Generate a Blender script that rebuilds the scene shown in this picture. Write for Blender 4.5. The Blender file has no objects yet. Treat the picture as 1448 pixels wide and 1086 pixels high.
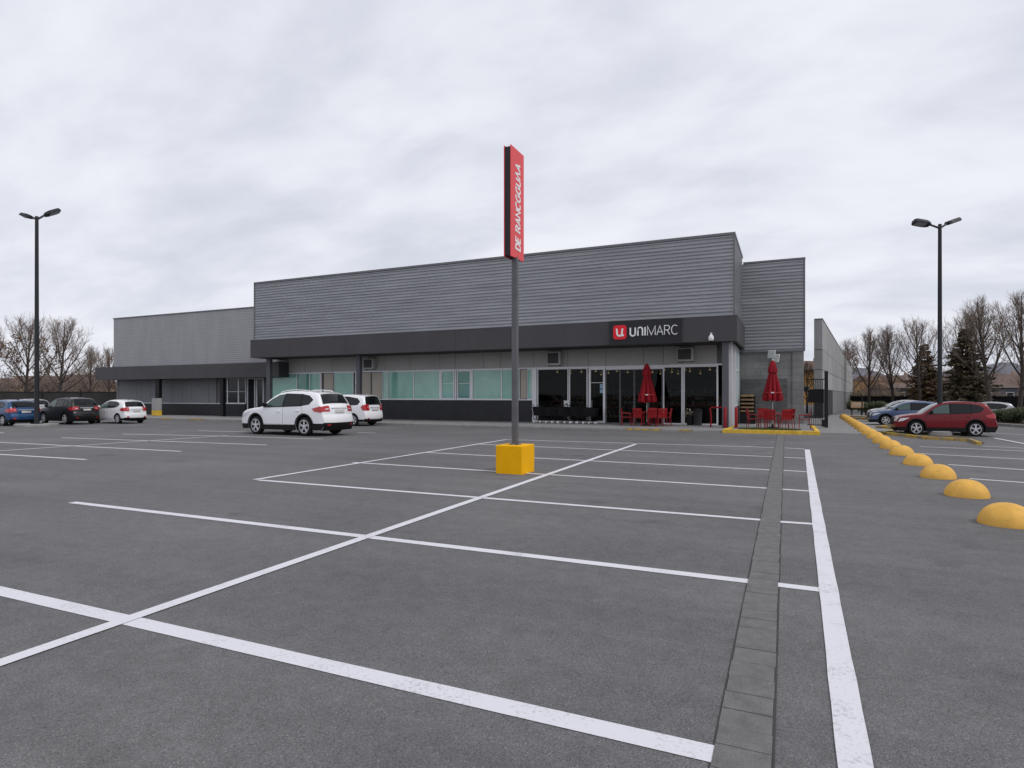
import bpy, math, random
from mathutils import Vector, Matrix
R = math.radians
random.seed(7)
SC = bpy.context.scene
COL = SC.collection

# ------------------------------------------------------------------ camera
CAM_H = 1.65
YAW = R(24.4)
FPX, CX, HY = 857.0, 724.0, 560.0          # focal length, centre and horizon of the photograph, in its pixels
cam = bpy.data.cameras.new('Camera')
cam.sensor_width = 36.0
cam.lens = FPX / 1448.0 * 36.0
cam.shift_y = (HY - 543.0) / 1448.0
cam.clip_start, cam.clip_end = 0.05, 6000
camo = bpy.data.objects.new('Camera', cam)
COL.objects.link(camo)
camo.location = (0, 0, CAM_H)
camo.rotation_euler = (R(90), 0, YAW)
SC.camera = camo

# ------------------------------------------------------------------ sky, sun, exposure
SUN_EL, SUN_AZ = R(50), R(-14)              # azimuth measured from +X towards +Y
world = bpy.data.worlds.new('World')
SC.world = world
world.use_nodes = True
wt = world.node_tree
wt.nodes.clear()
N = wt.nodes.new
wout = N('ShaderNodeOutputWorld')
sky = N('ShaderNodeTexSky')
sky.sky_type = 'NISHITA'
sky.sun_disc = False
sky.sun_elevation = SUN_EL
sky.sun_rotation = R(90) - SUN_AZ
bg1 = N('ShaderNodeBackground'); bg1.inputs[1].default_value = 0.1
wt.links.new(sky.outputs[0], bg1.inputs[0])
tc = N('ShaderNodeTexCoord')
sep = N('ShaderNodeSeparateXYZ')
wt.links.new(tc.outputs['Generated'], sep.inputs[0])
def wmath(op, a, b=None):
    m = N('ShaderNodeMath'); m.operation = op
    for k, v in enumerate((a, b)):
        if v is None: continue
        if isinstance(v, (int, float)): m.inputs[k].default_value = v
        else: wt.links.new(v, m.inputs[k])
    return m.outputs[0]
zz = wmath('ADD', wmath('MAXIMUM', sep.outputs[2], 0.0), 0.30)
cx_ = wmath('DIVIDE', sep.outputs[0], zz); cy_ = wmath('DIVIDE', sep.outputs[1], zz)
comb = N('ShaderNodeCombineXYZ')
wt.links.new(cx_, comb.inputs[0]); wt.links.new(cy_, comb.inputs[1])
mp = N('ShaderNodeMapping'); mp.inputs['Rotation'].default_value = (0, 0, R(-20)); mp.inputs['Scale'].default_value = (0.85, 1.45, 1)
wt.links.new(comb.outputs[0], mp.inputs[0])
n1 = N('ShaderNodeTexNoise'); n1.inputs['Scale'].default_value = 2.3; n1.inputs['Detail'].default_value = 6; n1.inputs['Roughness'].default_value = 0.53; n1.inputs['Distortion'].default_value = 0.15
n2 = N('ShaderNodeTexNoise'); n2.inputs['Scale'].default_value = 0.5; n2.inputs['Detail'].default_value = 2
wt.links.new(mp.outputs[0], n1.inputs[0]); wt.links.new(mp.outputs[0], n2.inputs[0])
mixf = wmath('ADD', wmath('MULTIPLY', n1.outputs[0], 0.62), wmath('MULTIPLY', n2.outputs[0], 0.38))
ramp = N('ShaderNodeValToRGB')
ramp.color_ramp.interpolation = 'EASE'
ramp.color_ramp.elements[0].position = 0.34; ramp.color_ramp.elements[0].color = (0.655, 0.685, 0.78, 1)
ramp.color_ramp.elements[1].position = 0.62; ramp.color_ramp.elements[1].color = (0.90, 0.91, 0.975, 1)
wt.links.new(mixf, ramp.inputs[0])
bg2 = N('ShaderNodeBackground'); bg2.inputs[1].default_value = 1.0
wt.links.new(ramp.outputs[0], bg2.inputs[0])
msh = N('ShaderNodeMixShader'); msh.inputs[0].default_value = 0.95
wt.links.new(bg1.outputs[0], msh.inputs[1]); wt.links.new(bg2.outputs[0], msh.inputs[2])
wt.links.new(msh.outputs[0], wout.inputs[0])

sun = bpy.data.lights.new('Sun', 'SUN')
sun.energy = 1.3; sun.angle = R(14); sun.color = (1.0, 0.96, 0.9)
suno = bpy.data.objects.new('Sun', sun); COL.objects.link(suno)
sd = Vector((math.cos(SUN_AZ) * math.cos(SUN_EL), math.sin(SUN_AZ) * math.cos(SUN_EL), math.sin(SUN_EL)))
suno.rotation_euler = sd.to_track_quat('Z', 'Y').to_euler()
suno.location = (0, 0, 40)
SC.view_settings.view_transform = 'Standard'
SC.view_settings.look = 'None'
SC.view_settings.exposure = 0.0
SC.view_settings.gamma = 1.0
SC.render.engine = 'CYCLES'
SC.cycles.max_bounces = 6
SC.cycles.transparent_max_bounces = 12
SC.cycles.caustics_reflective = False
SC.cycles.caustics_refractive = False

# ------------------------------------------------------------------ measuring: a photograph pixel to a point of the place
RT = Vector((math.cos(YAW), math.sin(YAW), 0)); FW = Vector((-math.sin(YAW), math.cos(YAW), 0)); UP = Vector((0, 0, 1))
EYE = Vector((0, 0, CAM_H))
def ray(px, py): return FW + RT * ((px - CX) / FPX) + UP * ((HY - py) / FPX)
def G(px, py, z=0.0):
    d = ray(px, py); t = (z - CAM_H) / d.z
    return EYE + d * t
def onY(px, py, Y):
    d = ray(px, py); return EYE + d * (Y / d.y)
def XY(px, Y): return onY(px, HY, Y).x
def onX(px, py, X):
    d = ray(px, py); return EYE + d * (X / d.x)
def place(px, Z, z=0.0):
    p = (FW + RT * ((px - CX) / FPX)) * Z
    return Vector((p.x, p.y, z))

# ------------------------------------------------------------------ mesh helpers
class MB:
    def __init__(s): s.v = []; s.f = []; s.m = []
    def add(s, vs, fs, m=0):
        o = len(s.v); s.v.extend([tuple(p) for p in vs]); s.f.extend([tuple(i + o for i in f) for f in fs]); s.m.extend([m] * len(fs)); return s
    def box(s, a, b, m=0):
        x0, x1 = sorted((a[0], b[0])); y0, y1 = sorted((a[1], b[1])); z0, z1 = sorted((a[2], b[2]))
        v = [(x0,y0,z0),(x1,y0,z0),(x1,y1,z0),(x0,y1,z0),(x0,y0,z1),(x1,y0,z1),(x1,y1,z1),(x0,y1,z1)]
        return s.add(v, [(0,3,2,1),(4,5,6,7),(0,1,5,4),(1,2,6,5),(2,3,7,6),(3,0,4,7)], m)
    def obox(s, c, dx, dy, dz, m=0):         # oriented box from half axes
        c = Vector(c); v = []
        for k in (-1, 1):
            for a, b in ((-1,-1),(1,-1),(1,1),(-1,1)): v.append(c + dx*a + dy*b + dz*k)
        return s.add(v, [(0,3,2,1),(4,5,6,7),(0,1,5,4),(1,2,6,5),(2,3,7,6),(3,0,4,7)], m)
    def tube(s, pts, rad, n=8, m=0, cap=True):
        pts = [Vector(p) for p in pts]; L = len(pts)
        if not isinstance(rad, (list, tuple)): rad = [rad] * L
        vs = []; up = None
        for i, p in enumerate(pts):
            t = (pts[min(i+1, L-1)] - pts[max(i-1, 0)])
            t = t.normalized() if t.length > 1e-9 else Vector((0,0,1))
            if up is None:
                up = Vector((0,0,1)) if abs(t.z) < 0.9 else Vector((1,0,0))
            a = t.cross(up)
            if a.length < 1e-6: a = t.cross(Vector((0.3,1,0.1)))
            a.normalize(); b = a.cross(t).normalized(); up = b
            for k in range(n):
                th = 2*math.pi*k/n
                vs.append(p + a*(math.cos(th)*rad[i]) + b*(math.sin(th)*rad[i]))
        fs = []
        for i in range(L-1):
            for k in range(n):
                k2 = (k+1) % n
                fs.append((i*n+k, i*n+k2, (i+1)*n+k2, (i+1)*n+k))
        if cap and n > 2:
            fs.append(tuple(range(n))[::-1]); fs.append(tuple(range((L-1)*n, L*n)))
        return s.add(vs, fs, m)
    def lathe(s, prof, c=(0,0,0), n=16, m=0, axis='z', cap=True):
        c = Vector(c); vs = []; fs = []; L = len(prof)
        for r, h in prof:
            for k in range(n):
                th = 2*math.pi*k/n; a, b = r*math.cos(th), r*math.sin(th)
                vs.append(c + (Vector((a,b,h)) if axis == 'z' else Vector((a,h,b)) if axis == 'y' else Vector((h,a,b))))
        for i in range(L-1):
            for k in range(n):
                k2 = (k+1) % n; q = (i*n+k, i*n+k2, (i+1)*n+k2, (i+1)*n+k)
                fs.append(q if axis != 'y' else q[::-1])
        if cap:
            fs.append(tuple(range(n))[::-1]); fs.append(tuple(range((L-1)*n, L*n)))
        return s.add(vs, fs, m)
    def prism(s, poly, z0, z1, m=0):          # polygon in plan, counter-clockwise
        n = len(poly)
        v = [(p[0], p[1], z0) for p in poly] + [(p[0], p[1], z1) for p in poly]
        fs = [tuple(range(n))[::-1], tuple(range(n, 2*n))] + [(i, (i+1) % n, n+(i+1) % n, n+i) for i in range(n)]
        return s.add(v, fs, m)
    def quad(s, a, b, c, d, m=0): return s.add([a,b,c,d], [(0,1,2,3)], m)
    def stroke(s, pts, w, o, u, v, nrm, d, m=0, closed=False):    # a flat ribbon letter stroke of depth d
        P = [Vector((p[0], p[1])) for p in pts]; n = len(P); Lf = []; Rt = []
        for i in range(n):
            if closed: a, b = P[(i-1) % n], P[(i+1) % n]
            else: a, b = P[max(i-1,0)], P[min(i+1,n-1)]
            t1 = (P[i]-a); t2 = (b-P[i])
            if t1.length < 1e-9: t1 = t2
            if t2.length < 1e-9: t2 = t1
            t1 = t1.normalized(); t2 = t2.normalized(); t = (t1+t2)
            t = t.normalized() if t.length > 1e-6 else t1
            nn = Vector((-t.y, t.x)); c = max(0.45, nn.dot(Vector((-t1.y, t1.x))))
            off = nn*(w/2/c); Lf.append(P[i]+off); Rt.append(P[i]-off)
        o = Vector(o)
        M = lambda q, k: o + u*q.x + v*q.y + nrm*k
        vs = []
        for i in range(n): vs += [M(Lf[i],d), M(Rt[i],d), M(Rt[i],0), M(Lf[i],0)]
        fs = []
        for i in range(n if closed else n-1):
            j = (i+1) % n
            for k in range(4):
                k2 = (k+1) % 4
                fs.append((i*4+k, i*4+k2, j*4+k2, j*4+k))
        if not closed: fs += [(3,2,1,0), ((n-1)*4, (n-1)*4+1, (n-1)*4+2, (n-1)*4+3)]
        return s.add(vs, fs, m)
    def build(s, name, mats, parent=None, smooth=None, world=False, bevel=0.0):
        me = bpy.data.meshes.new(name)
        vs = s.v
        if world and parent is not None:
            l = parent_loc(parent); vs = [(p[0]-l.x, p[1]-l.y, p[2]-l.z) for p in vs]
        me.from_pydata(vs, [], s.f)
        if not isinstance(mats, (list, tuple)): mats = [mats]
        for k in mats: me.materials.append(k)
        me.polygons.foreach_set('material_index', s.m)
        if smooth:
            me.polygons.foreach_set('use_smooth', [True]*len(s.f))
            me.set_sharp_from_angle(angle=R(smooth))
        me.update()
        ob = bpy.data.objects.new(name, me); COL.objects.link(ob)
        if parent is not None: ob.parent = parent
        if bevel:
            b = ob.modifiers.new('bevel', 'BEVEL'); b.width = bevel; b.segments = 2; b.limit_method = 'ANGLE'; b.angle_limit = R(50)
        return ob
def parent_loc(o):
    l = Vector(o.location)
    while o.parent is not None: o = o.parent; l = l + Vector(o.location)
    return l
def tag(o, label=None, cat=None, group=None, kind=None):
    if label: o['label'] = label
    if cat: o['category'] = cat
    if group: o['group'] = group
    if kind: o['kind'] = kind
    return o
def thing(name, label, cat, loc=(0,0,0), rz=0.0, group=None):
    o = bpy.data.objects.new(name, None); COL.objects.link(o)
    o.location = loc; o.rotation_euler = (0, 0, rz); o.empty_display_size = 0.3
    return tag(o, label, cat, group)
def kids(o): return [c for c in bpy.data.objects if c.parent == o]
def copy_tree(o, parent=None):
    c = o.copy(); COL.objects.link(c); c.parent = parent
    for ch in kids(o): copy_tree(ch, c)
    return c
def struct(o): o['kind'] = 'structure'; return o

# ------------------------------------------------------------------ materials
def nodes_of(m):
    m.use_nodes = True; return m.node_tree, m.node_tree.nodes['Principled BSDF']
def mat(name, col, rough=0.6, metal=0.0, var=0.12, scale=3.0, bump=0.0, bscale=40.0, coat=0.0, spec=0.3, stretch=(1,1,1), fine=0.0):
    m = bpy.data.materials.new(name); nt, p = nodes_of(m)
    nn = nt.nodes.new; lk = nt.links.new
    p.inputs['Roughness'].default_value = rough; p.inputs['Metallic'].default_value = metal
    p.inputs['Coat Weight'].default_value = coat; p.inputs['Coat Roughness'].default_value = 0.05
    p.inputs['Specular IOR Level'].default_value = spec
    t = nn('ShaderNodeTexCoord'); mpn = nn('ShaderNodeMapping'); mpn.inputs['Scale'].default_value = stretch
    lk(t.outputs['Object'], mpn.inputs[0])
    nz = nn('ShaderNodeTexNoise'); nz.inputs['Scale'].default_value = scale; nz.inputs['Detail'].default_value = 6; nz.inputs['Roughness'].default_value = 0.62
    lk(mpn.outputs[0], nz.inputs[0])
    r = nn('ShaderNodeValToRGB'); e = r.color_ramp.elements
    e[0].position = 0.3; e[1].position = 0.7
    e[0].color = (*[c*(1-var) for c in col], 1); e[1].color = (*[min(1, c*(1+var)) for c in col], 1)
    lk(nz.outputs[0], r.inputs[0])
    out = r.outputs[0]
    if fine:
        n2 = nn('ShaderNodeTexNoise'); n2.inputs['Scale'].default_value = scale*17; n2.inputs['Detail'].default_value = 3
        lk(mpn.outputs[0], n2.inputs[0])
        mx = nn('ShaderNodeMix'); mx.data_type = 'RGBA'; mx.blend_type = 'OVERLAY'; mx.inputs[0].default_value = fine
        lk(out, mx.inputs[6]); lk(n2.outputs[0], mx.inputs[7]); out = mx.outputs[2]
    lk(out, p.inputs['Base Color'])
    if bump:
        nb = nn('ShaderNodeTexNoise'); nb.inputs['Scale'].default_value = bscale; nb.inputs['Detail'].default_value = 4
        lk(mpn.outputs[0], nb.inputs[0])
        b = nn('ShaderNodeBump'); b.inputs['Strength'].default_value = bump; b.inputs['Distance'].default_value = 0.02
        lk(nb.outputs[0], b.inputs['Height']); lk(b.outputs[0], p.inputs['Normal'])
    return m

def asphalt_mat():
    m = bpy.data.materials.new('asphalt'); nt, p = nodes_of(m); nn = nt.nodes.new; lk = nt.links.new
    t = nn('ShaderNodeTexCoord'); O = t.outputs['Object']
    def noise(sc, det=3, rough=0.55, vec=O):
        k = nn('ShaderNodeTexNoise'); k.inputs['Scale'].default_value = sc; k.inputs['Detail'].default_value = det; k.inputs['Roughness'].default_value = rough
        lk(vec, k.inputs[0]); return k.outputs[0]
    def rmp(x, a, b, ca, cb):
        k = nn('ShaderNodeValToRGB'); k.color_ramp.elements[0].position = a; k.color_ramp.elements[1].position = b
        k.color_ramp.elements[0].color = (*ca, 1); k.color_ramp.elements[1].color = (*cb, 1); lk(x, k.inputs[0]); return k.outputs[0]
    def mul(a, b, f=1.0):
        k = nn('ShaderNodeMix'); k.data_type = 'RGBA'; k.blend_type = 'MULTIPLY'; k.inputs[0].default_value = f
        lk(a, k.inputs[6]); lk(b, k.inputs[7]); return k.outputs[2]
    # aggregate: stones of a few millimetres, each its own grey
    vo = nn('ShaderNodeTexVoronoi'); vo.inputs['Scale'].default_value = 125; lk(O, vo.inputs['Vector'])
    bw = nn('ShaderNodeSeparateColor'); lk(vo.outputs['Color'], bw.inputs[0])
    stone = rmp(bw.outputs[0], 0.0, 1.0, (0.112, 0.1105, 0.113), (0.158, 0.155, 0.157))
    vo2 = nn('ShaderNodeTexVoronoi'); vo2.inputs['Scale'].default_value = 190; lk(O, vo2.inputs['Vector'])
    b2 = nn('ShaderNodeSeparateColor'); lk(vo2.outputs['Color'], b2.inputs[0])
    glint = rmp(b2.outputs[1], 0.93, 0.95, (1, 1, 1), (1.7, 1.7, 1.67))
    pit = rmp(b2.outputs[2], 0.10, 0.13, (0.58, 0.58, 0.59), (1, 1, 1))
    c = mul(mul(stone, glint), pit)
    c = mul(c, rmp(noise(5.5, 5), 0.3, 0.72, (0.88, 0.88, 0.88), (1.1, 1.1, 1.1)))
    c = mul(c, rmp(noise(0.33, 4), 0.3, 0.7, (0.86, 0.86, 0.875), (1.13, 1.12, 1.11)))
    mpn = nn('ShaderNodeMapping'); mpn.inputs['Scale'].default_value = (0.06, 1.3, 1); mpn.inputs['Rotation'].default_value = (0, 0, R(4)); lk(O, mpn.inputs[0])
    c = mul(c, rmp(noise(1.0, 4, 0.6, mpn.outputs[0]), 0.34, 0.66, (0.9, 0.9, 0.905), (1.07, 1.07, 1.07)))
    # old oil drips
    c = mul(c, rmp(noise(0.9, 2, 0.4), 0.23, 0.33, (0.72, 0.72, 0.73), (1, 1, 1)))
    lk(c, p.inputs['Base Color'])
    p.inputs['Roughness'].default_value = 0.8; p.inputs['Specular IOR Level'].default_value = 0.35
    b = nn('ShaderNodeBump'); b.inputs['Strength'].default_value = 0.55; b.inputs['Distance'].default_value = 0.006
    ad = nn('ShaderNodeMath'); ad.operation = 'ADD'; lk(vo.outputs['Distance'], ad.inputs[0]); lk(noise(60, 4), ad.inputs[1])
    lk(ad.outputs[0], b.inputs['Height']); lk(b.outputs[0], p.inputs['Normal'])
    return m
def paint_line_mat():
    m = bpy.data.materials.new('road_paint'); nt, p = nodes_of(m); nn = nt.nodes.new; lk = nt.links.new
    t = nn('ShaderNodeTexCoord'); O = t.outputs['Object']
    a = nn('ShaderNodeTexNoise'); a.inputs['Scale'].default_value = 42; a.inputs['Detail'].default_value = 5; a.inputs['Roughness'].default_value = 0.7; lk(O, a.inputs[0])
    b = nn('ShaderNodeTexNoise'); b.inputs['Scale'].default_value = 3.0; b.inputs['Detail'].default_value = 3; lk(O, b.inputs[0])
    ad = nn('ShaderNodeMath'); ad.operation = 'MULTIPLY_ADD'; ad.inputs[1].default_value = 0.55; lk(b.outputs[0], ad.inputs[0]); lk(a.outputs[0], ad.inputs[2])
    r = nn('ShaderNodeValToRGB'); e = r.color_ramp.elements
    e[0].position = 0.47; e[0].color = (0.33, 0.33, 0.34, 1); e[1].position = 0.74; e[1].color = (0.65, 0.65, 0.69, 1)
    lk(ad.outputs[0], r.inputs[0]); lk(r.outputs[0], p.inputs['Base Color']); p.inputs['Roughness'].default_value = 0.7
    bp = nn('ShaderNodeBump'); bp.inputs['Strength'].default_value = 0.3; bp.inputs['Distance'].default_value = 0.005; lk(a.outputs[0], bp.inputs['Height']); lk(bp.outputs[0], p.inputs['Normal'])
    return m
def block_mat(name, col, bw, bh, mortar=0.008, var=0.08, mcol=None):
    m = bpy.data.materials.new(name); nt, p = nodes_of(m); nn = nt.nodes.new; lk = nt.links.new
    t = nn('ShaderNodeTexCoord'); s_ = nn('ShaderNodeSeparateXYZ'); lk(t.outputs['Object'], s_.inputs[0])
    ad = nn('ShaderNodeMath'); ad.operation = 'ADD'; lk(s_.outputs[0], ad.inputs[0]); lk(s_.outputs[1], ad.inputs[1])
    cb = nn('ShaderNodeCombineXYZ'); lk(ad.outputs[0], cb.inputs[0]); lk(s_.outputs[2], cb.inputs[1])
    br = nn('ShaderNodeTexBrick'); br.inputs['Scale'].default_value = 1.0; br.inputs['Brick Width'].default_value = bw; br.inputs['Row Height'].default_value = bh
    br.inputs['Mortar Size'].default_value = mortar; br.inputs['Mortar Smooth'].default_value = 0.1; br.offset = 0.5
    br.inputs['Color1'].default_value = (*[c*(1-var) for c in col], 1); br.inputs['Color2'].default_value = (*[c*(1+var) for c in col], 1)
    br.inputs['Mortar'].default_value = (*(mcol or [c*0.55 for c in col]), 1)
    lk(cb.outputs[0], br.inputs['Vector'])
    nz = nn('ShaderNodeTexNoise'); nz.inputs['Scale'].default_value = 2.2; nz.inputs['Detail'].default_value = 8; nz.inputs['Roughness'].default_value = 0.65; lk(t.outputs['Object'], nz.inputs[0])
    r = nn('ShaderNodeValToRGB'); r.color_ramp.elements[0].position = 0.3; r.color_ramp.elements[0].color = (0.84,0.84,0.84,1); r.color_ramp.elements[1].position = 0.7; r.color_ramp.elements[1].color = (1.12,1.12,1.12,1); lk(nz.outputs[0], r.inputs[0])
    mx = nn('ShaderNodeMix'); mx.data_type = 'RGBA'; mx.blend_type = 'MULTIPLY'; mx.inputs[0].default_value = 1; lk(br.outputs[0], mx.inputs[6]); lk(r.outputs[0], mx.inputs[7])
    lk(mx.outputs[2], p.inputs['Base Color']); p.inputs['Roughness'].default_value = 0.85
    iv = nn('ShaderNodeMath'); iv.operation = 'SUBTRACT'; iv.inputs[0].default_value = 1; lk(br.outputs['Fac'], iv.inputs[1])
    bp = nn('ShaderNodeBump'); bp.inputs['Strength'].default_value = 0.6; bp.inputs['Distance'].default_value = 0.01; lk(iv.outputs[0], bp.inputs['Height']); lk(bp.outputs[0], p.inputs['Normal'])
    return m
def glass_mat(name='shop_glass', tint=(0.62,0.66,0.64), ior=1.22):
    m = bpy.data.materials.new(name); m.use_nodes = True; nt = m.node_tree; nt.nodes.clear(); nn = nt.nodes.new; lk = nt.links.new
    o = nn('ShaderNodeOutputMaterial'); tr = nn('ShaderNodeBsdfTransparent'); tr.inputs[0].default_value = (*tint, 1)
    gl = nn('ShaderNodeBsdfGlossy'); gl.inputs['Roughness'].default_value = 0.015; gl.inputs[0].default_value = (0.9,0.9,0.9,1)
    fr = nn('ShaderNodeFresnel'); fr.inputs[0].default_value = ior
    t = nn('ShaderNodeTexCoord'); nz = nn('ShaderNodeTexNoise'); nz.inputs['Scale'].default_value = 0.5; lk(t.outputs['Object'], nz.inputs[0])
    bp = nn('ShaderNodeBump'); bp.inputs['Strength'].default_value = 0.04; bp.inputs['Distance'].default_value = 0.1; lk(nz.outputs[0], bp.inputs['Height']); lk(bp.outputs[0], gl.inputs['Normal'])
    mx = nn('ShaderNodeMixShader'); lk(fr.outputs[0], mx.inputs[0]); lk(tr.outputs[0], mx.inputs[1]); lk(gl.outputs[0], mx.inputs[2]); lk(mx.outputs[0], o.inputs[0])
    return m
def emis(name, col, st):
    m = mat(name, col, 0.6); p = m.node_tree.nodes['Principled BSDF']
    p.inputs['Emission Color'].default_value = (*col, 1); p.inputs['Emission Strength'].default_value = st; return m

M = {}
M['asphalt'] = asphalt_mat()
M['paint'] = paint_line_mat()
M['paver'] = mat('paver', (0.150,0.146,0.146), 0.85, var=0.18, scale=9, bump=0.5, bscale=90, fine=0.4)
M['paver_joint'] = mat('paver_joint', (0.055,0.053,0.053), 0.95)
M['sidewalk'] = mat('sidewalk_concrete', (0.24,0.235,0.235), 0.85, var=0.2, scale=1.6, bump=0.2, bscale=60, fine=0.3)
M['kerb'] = mat('kerb_concrete', (0.27,0.265,0.26), 0.85, var=0.2, scale=3, bump=0.3, bscale=60, fine=0.3)
M['yellow'] = mat('yellow_paint', (0.86,0.43,0.0015), 0.6, var=0.06, scale=4, bump=0.12, bscale=50, fine=0.1, spec=0.15)
M['kerb_yellow'] = mat('worn_yellow_kerb_paint', (0.66,0.42,0.05), 0.6, var=0.28, scale=5, bump=0.2, bscale=50, fine=0.3)
M['dome'] = mat('dome_yellow', (0.70,0.40,0.085), 0.6, var=0.13, scale=5, bump=0.08, bscale=30, fine=0.18, spec=0.2)
_nt = M['dome'].node_tree; _p = _nt.nodes['Principled BSDF']; _l = _p.inputs['Base Color'].links[0].from_socket
_tc = _nt.nodes.new('ShaderNodeTexCoord'); _mp = _nt.nodes.new('ShaderNodeMapping'); _mp.inputs['Scale'].default_value = (3, 3, 14); _nt.links.new(_tc.outputs['Object'], _mp.inputs[0])
_n = _nt.nodes.new('ShaderNodeTexNoise'); _n.inputs['Scale'].default_value = 1.6; _n.inputs['Detail'].default_value = 5; _nt.links.new(_mp.outputs[0], _n.inputs[0])
_rr = _nt.nodes.new('ShaderNodeValToRGB'); _rr.color_ramp.elements[0].position = 0.64; _rr.color_ramp.elements[0].color = (0,0,0,1); _rr.color_ramp.elements[1].position = 0.74; _rr.color_ramp.elements[1].color = (0.55,0.55,0.55,1); _nt.links.new(_n.outputs[0], _rr.inputs[0])
_mx = _nt.nodes.new('ShaderNodeMix'); _mx.data_type = 'RGBA'; _nt.links.new(_rr.outputs[0], _mx.inputs[0]); _nt.links.new(_l, _mx.inputs[6]); _mx.inputs[7].default_value = (0.16,0.12,0.07,1); _nt.links.new(_mx.outputs[2], _p.inputs['Base Color'])
M['worn_kerb'] = mat('worn_yellow_on_concrete', (0.5,0.4,0.15), 0.7, scale=2.6, bump=0.25, bscale=40, fine=0.25)
_r = [n for n in M['worn_kerb'].node_tree.nodes if n.type == 'VALTORGB'][0].color_ramp.elements
_r[0].color = (0.22,0.20,0.16,1); _r[0].position = 0.40; _r[1].color = (0.52,0.335,0.055,1); _r[1].position = 0.58
M['clad'] = mat('corrugated_steel', (0.32,0.325,0.35), 0.45, metal=0.2, var=0.2, scale=1.0, stretch=(0.35,0.35,7), fine=0.3)
M['clad_light'] = mat('light_steel_panel', (0.345,0.345,0.36), 0.5, metal=0.15, var=0.08, scale=0.8, stretch=(1,1,0.3))
M['trim'] = mat('steel_trim', (0.17,0.17,0.18), 0.45, metal=0.3)
M['fascia'] = mat('fascia_charcoal', (0.066,0.064,0.069), 0.5, var=0.1, scale=0.7)
M['soffit'] = mat('soffit_dark', (0.05,0.05,0.052), 0.7)
M['plinth'] = mat('plinth_charcoal', (0.032,0.032,0.036), 0.55, var=0.15, scale=1.5, bump=0.1)
M['column'] = mat('column_grey', (0.10,0.10,0.115), 0.45, var=0.1)
M['band'] = mat('band_panel', (0.46,0.46,0.44), 0.6, var=0.07, scale=0.8)
M['alu'] = mat('aluminium_frame', (0.74,0.74,0.77), 0.4, metal=0.2, var=0.05)
M['alu_dark'] = mat('dark_aluminium', (0.12,0.12,0.125), 0.45, metal=0.2)
M['teal'] = mat('teal_glass', (0.25,0.52,0.44), 0.1, var=0.14, scale=0.8, stretch=(1.2,1,0.8), coat=0.8)
M['teal_light'] = mat('light_teal_glass', (0.32,0.58,0.50), 0.1, var=0.14, scale=0.7, coat=0.8)
M['teal_dark'] = mat('deep_teal_glass', (0.12,0.31,0.27), 0.1, var=0.15, scale=1.0, coat=0.8)
M['beige'] = mat('beige_blind', (0.42,0.38,0.32), 0.4, var=0.08, scale=1.0, coat=0.4)
M['glass'] = glass_mat()
M['block'] = block_mat('grey_block', (0.245,0.243,0.24), 0.8, 0.4)
M['block_dark'] = block_mat('dark_stone_cladding', (0.125,0.123,0.122), 0.6, 0.12, 0.004, 0.2)
M['concrete'] = mat('panel_concrete', (0.33,0.33,0.33), 0.8, var=0.14, scale=0.5, bump=0.15, bscale=30, fine=0.2)
M['concrete_dark'] = mat('painted_concrete_dark', (0.04,0.04,0.044), 0.7, var=0.12, scale=0.7)
M['black'] = mat('black_metal', (0.010,0.010,0.012), 0.55, var=0.1)
M['lamp_post'] = mat('lamp_post_grey', (0.022,0.023,0.028), 0.45, var=0.15)
M['pylon'] = mat('pylon_steel', (0.13,0.13,0.14), 0.5, metal=0.3, var=0.2, scale=2, fine=0.2)
M['white'] = mat('white_plastic', (0.75,0.75,0.75), 0.4, var=0.04)
M['lettering'] = mat('white_lettering', (0.85,0.85,0.86), 0.4, var=0.02)
M['sign_red'] = mat('sign_red', (0.80,0.06,0.07), 0.4, var=0.05, scale=1.5)
M['logo_red'] = mat('logo_red', (0.80,0.015,0.03), 0.35, var=0.03)
M['sign_dark'] = mat('sign_panel_dark', (0.02,0.02,0.024), 0.4)
M['red'] = mat('red_furniture', (0.26,0.006,0.010), 0.4, var=0.12, scale=5)
M['canvas'] = mat('red_canvas', (0.22,0.003,0.010), 0.8, var=0.15, scale=4, bump=0.15, bscale=60)
M['alu_pole'] = mat('pole_metal', (0.5,0.49,0.46), 0.35, metal=0.6)
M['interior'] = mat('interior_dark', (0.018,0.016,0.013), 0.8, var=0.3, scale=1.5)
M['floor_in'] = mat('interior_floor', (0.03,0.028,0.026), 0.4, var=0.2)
M['shelf'] = mat('shelf_metal', (0.06,0.055,0.05), 0.5)
M['strip'] = emis('strip_light', (1.0,0.70,0.36), 0.6)
M['ac'] = mat('ac_white', (0.5,0.5,0.48), 0.5, var=0.1)
M['ac_grille'] = mat('ac_grille', (0.06,0.06,0.06), 0.6)
M['wood'] = mat('wood', (0.30,0.19,0.10), 0.7, var=0.3, scale=6, stretch=(1,8,8))
M['grass'] = mat('grass', (0.075,0.105,0.03), 0.8, var=0.4, scale=8)
M['soil'] = mat('soil', (0.09,0.075,0.055), 0.95, var=0.3, scale=6, bump=0.6)
M['bark'] = mat('bark', (0.068,0.055,0.048), 0.9, var=0.3, scale=6, stretch=(1,1,0.3), bump=0.4)
M['twig'] = mat('twig', (0.19,0.142,0.115), 0.9, var=0.3, scale=2)
M['leaf_brown'] = mat('brown_leaf', (0.15,0.09,0.055), 0.8, var=0.4, scale=3)
M['leaf_rust'] = mat('rust_leaf', (0.20,0.115,0.06), 0.8, var=0.4, scale=1)
M['leaf_olive'] = mat('olive_needle', (0.12,0.098,0.06), 0.8, var=0.4, scale=2)
M['leaf_green'] = mat('hedge_leaf', (0.045,0.06,0.024), 0.7, var=0.45, scale=3)
M['tyre'] = mat('tyre', (0.011,0.011,0.012), 0.8, var=0.15)
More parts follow.
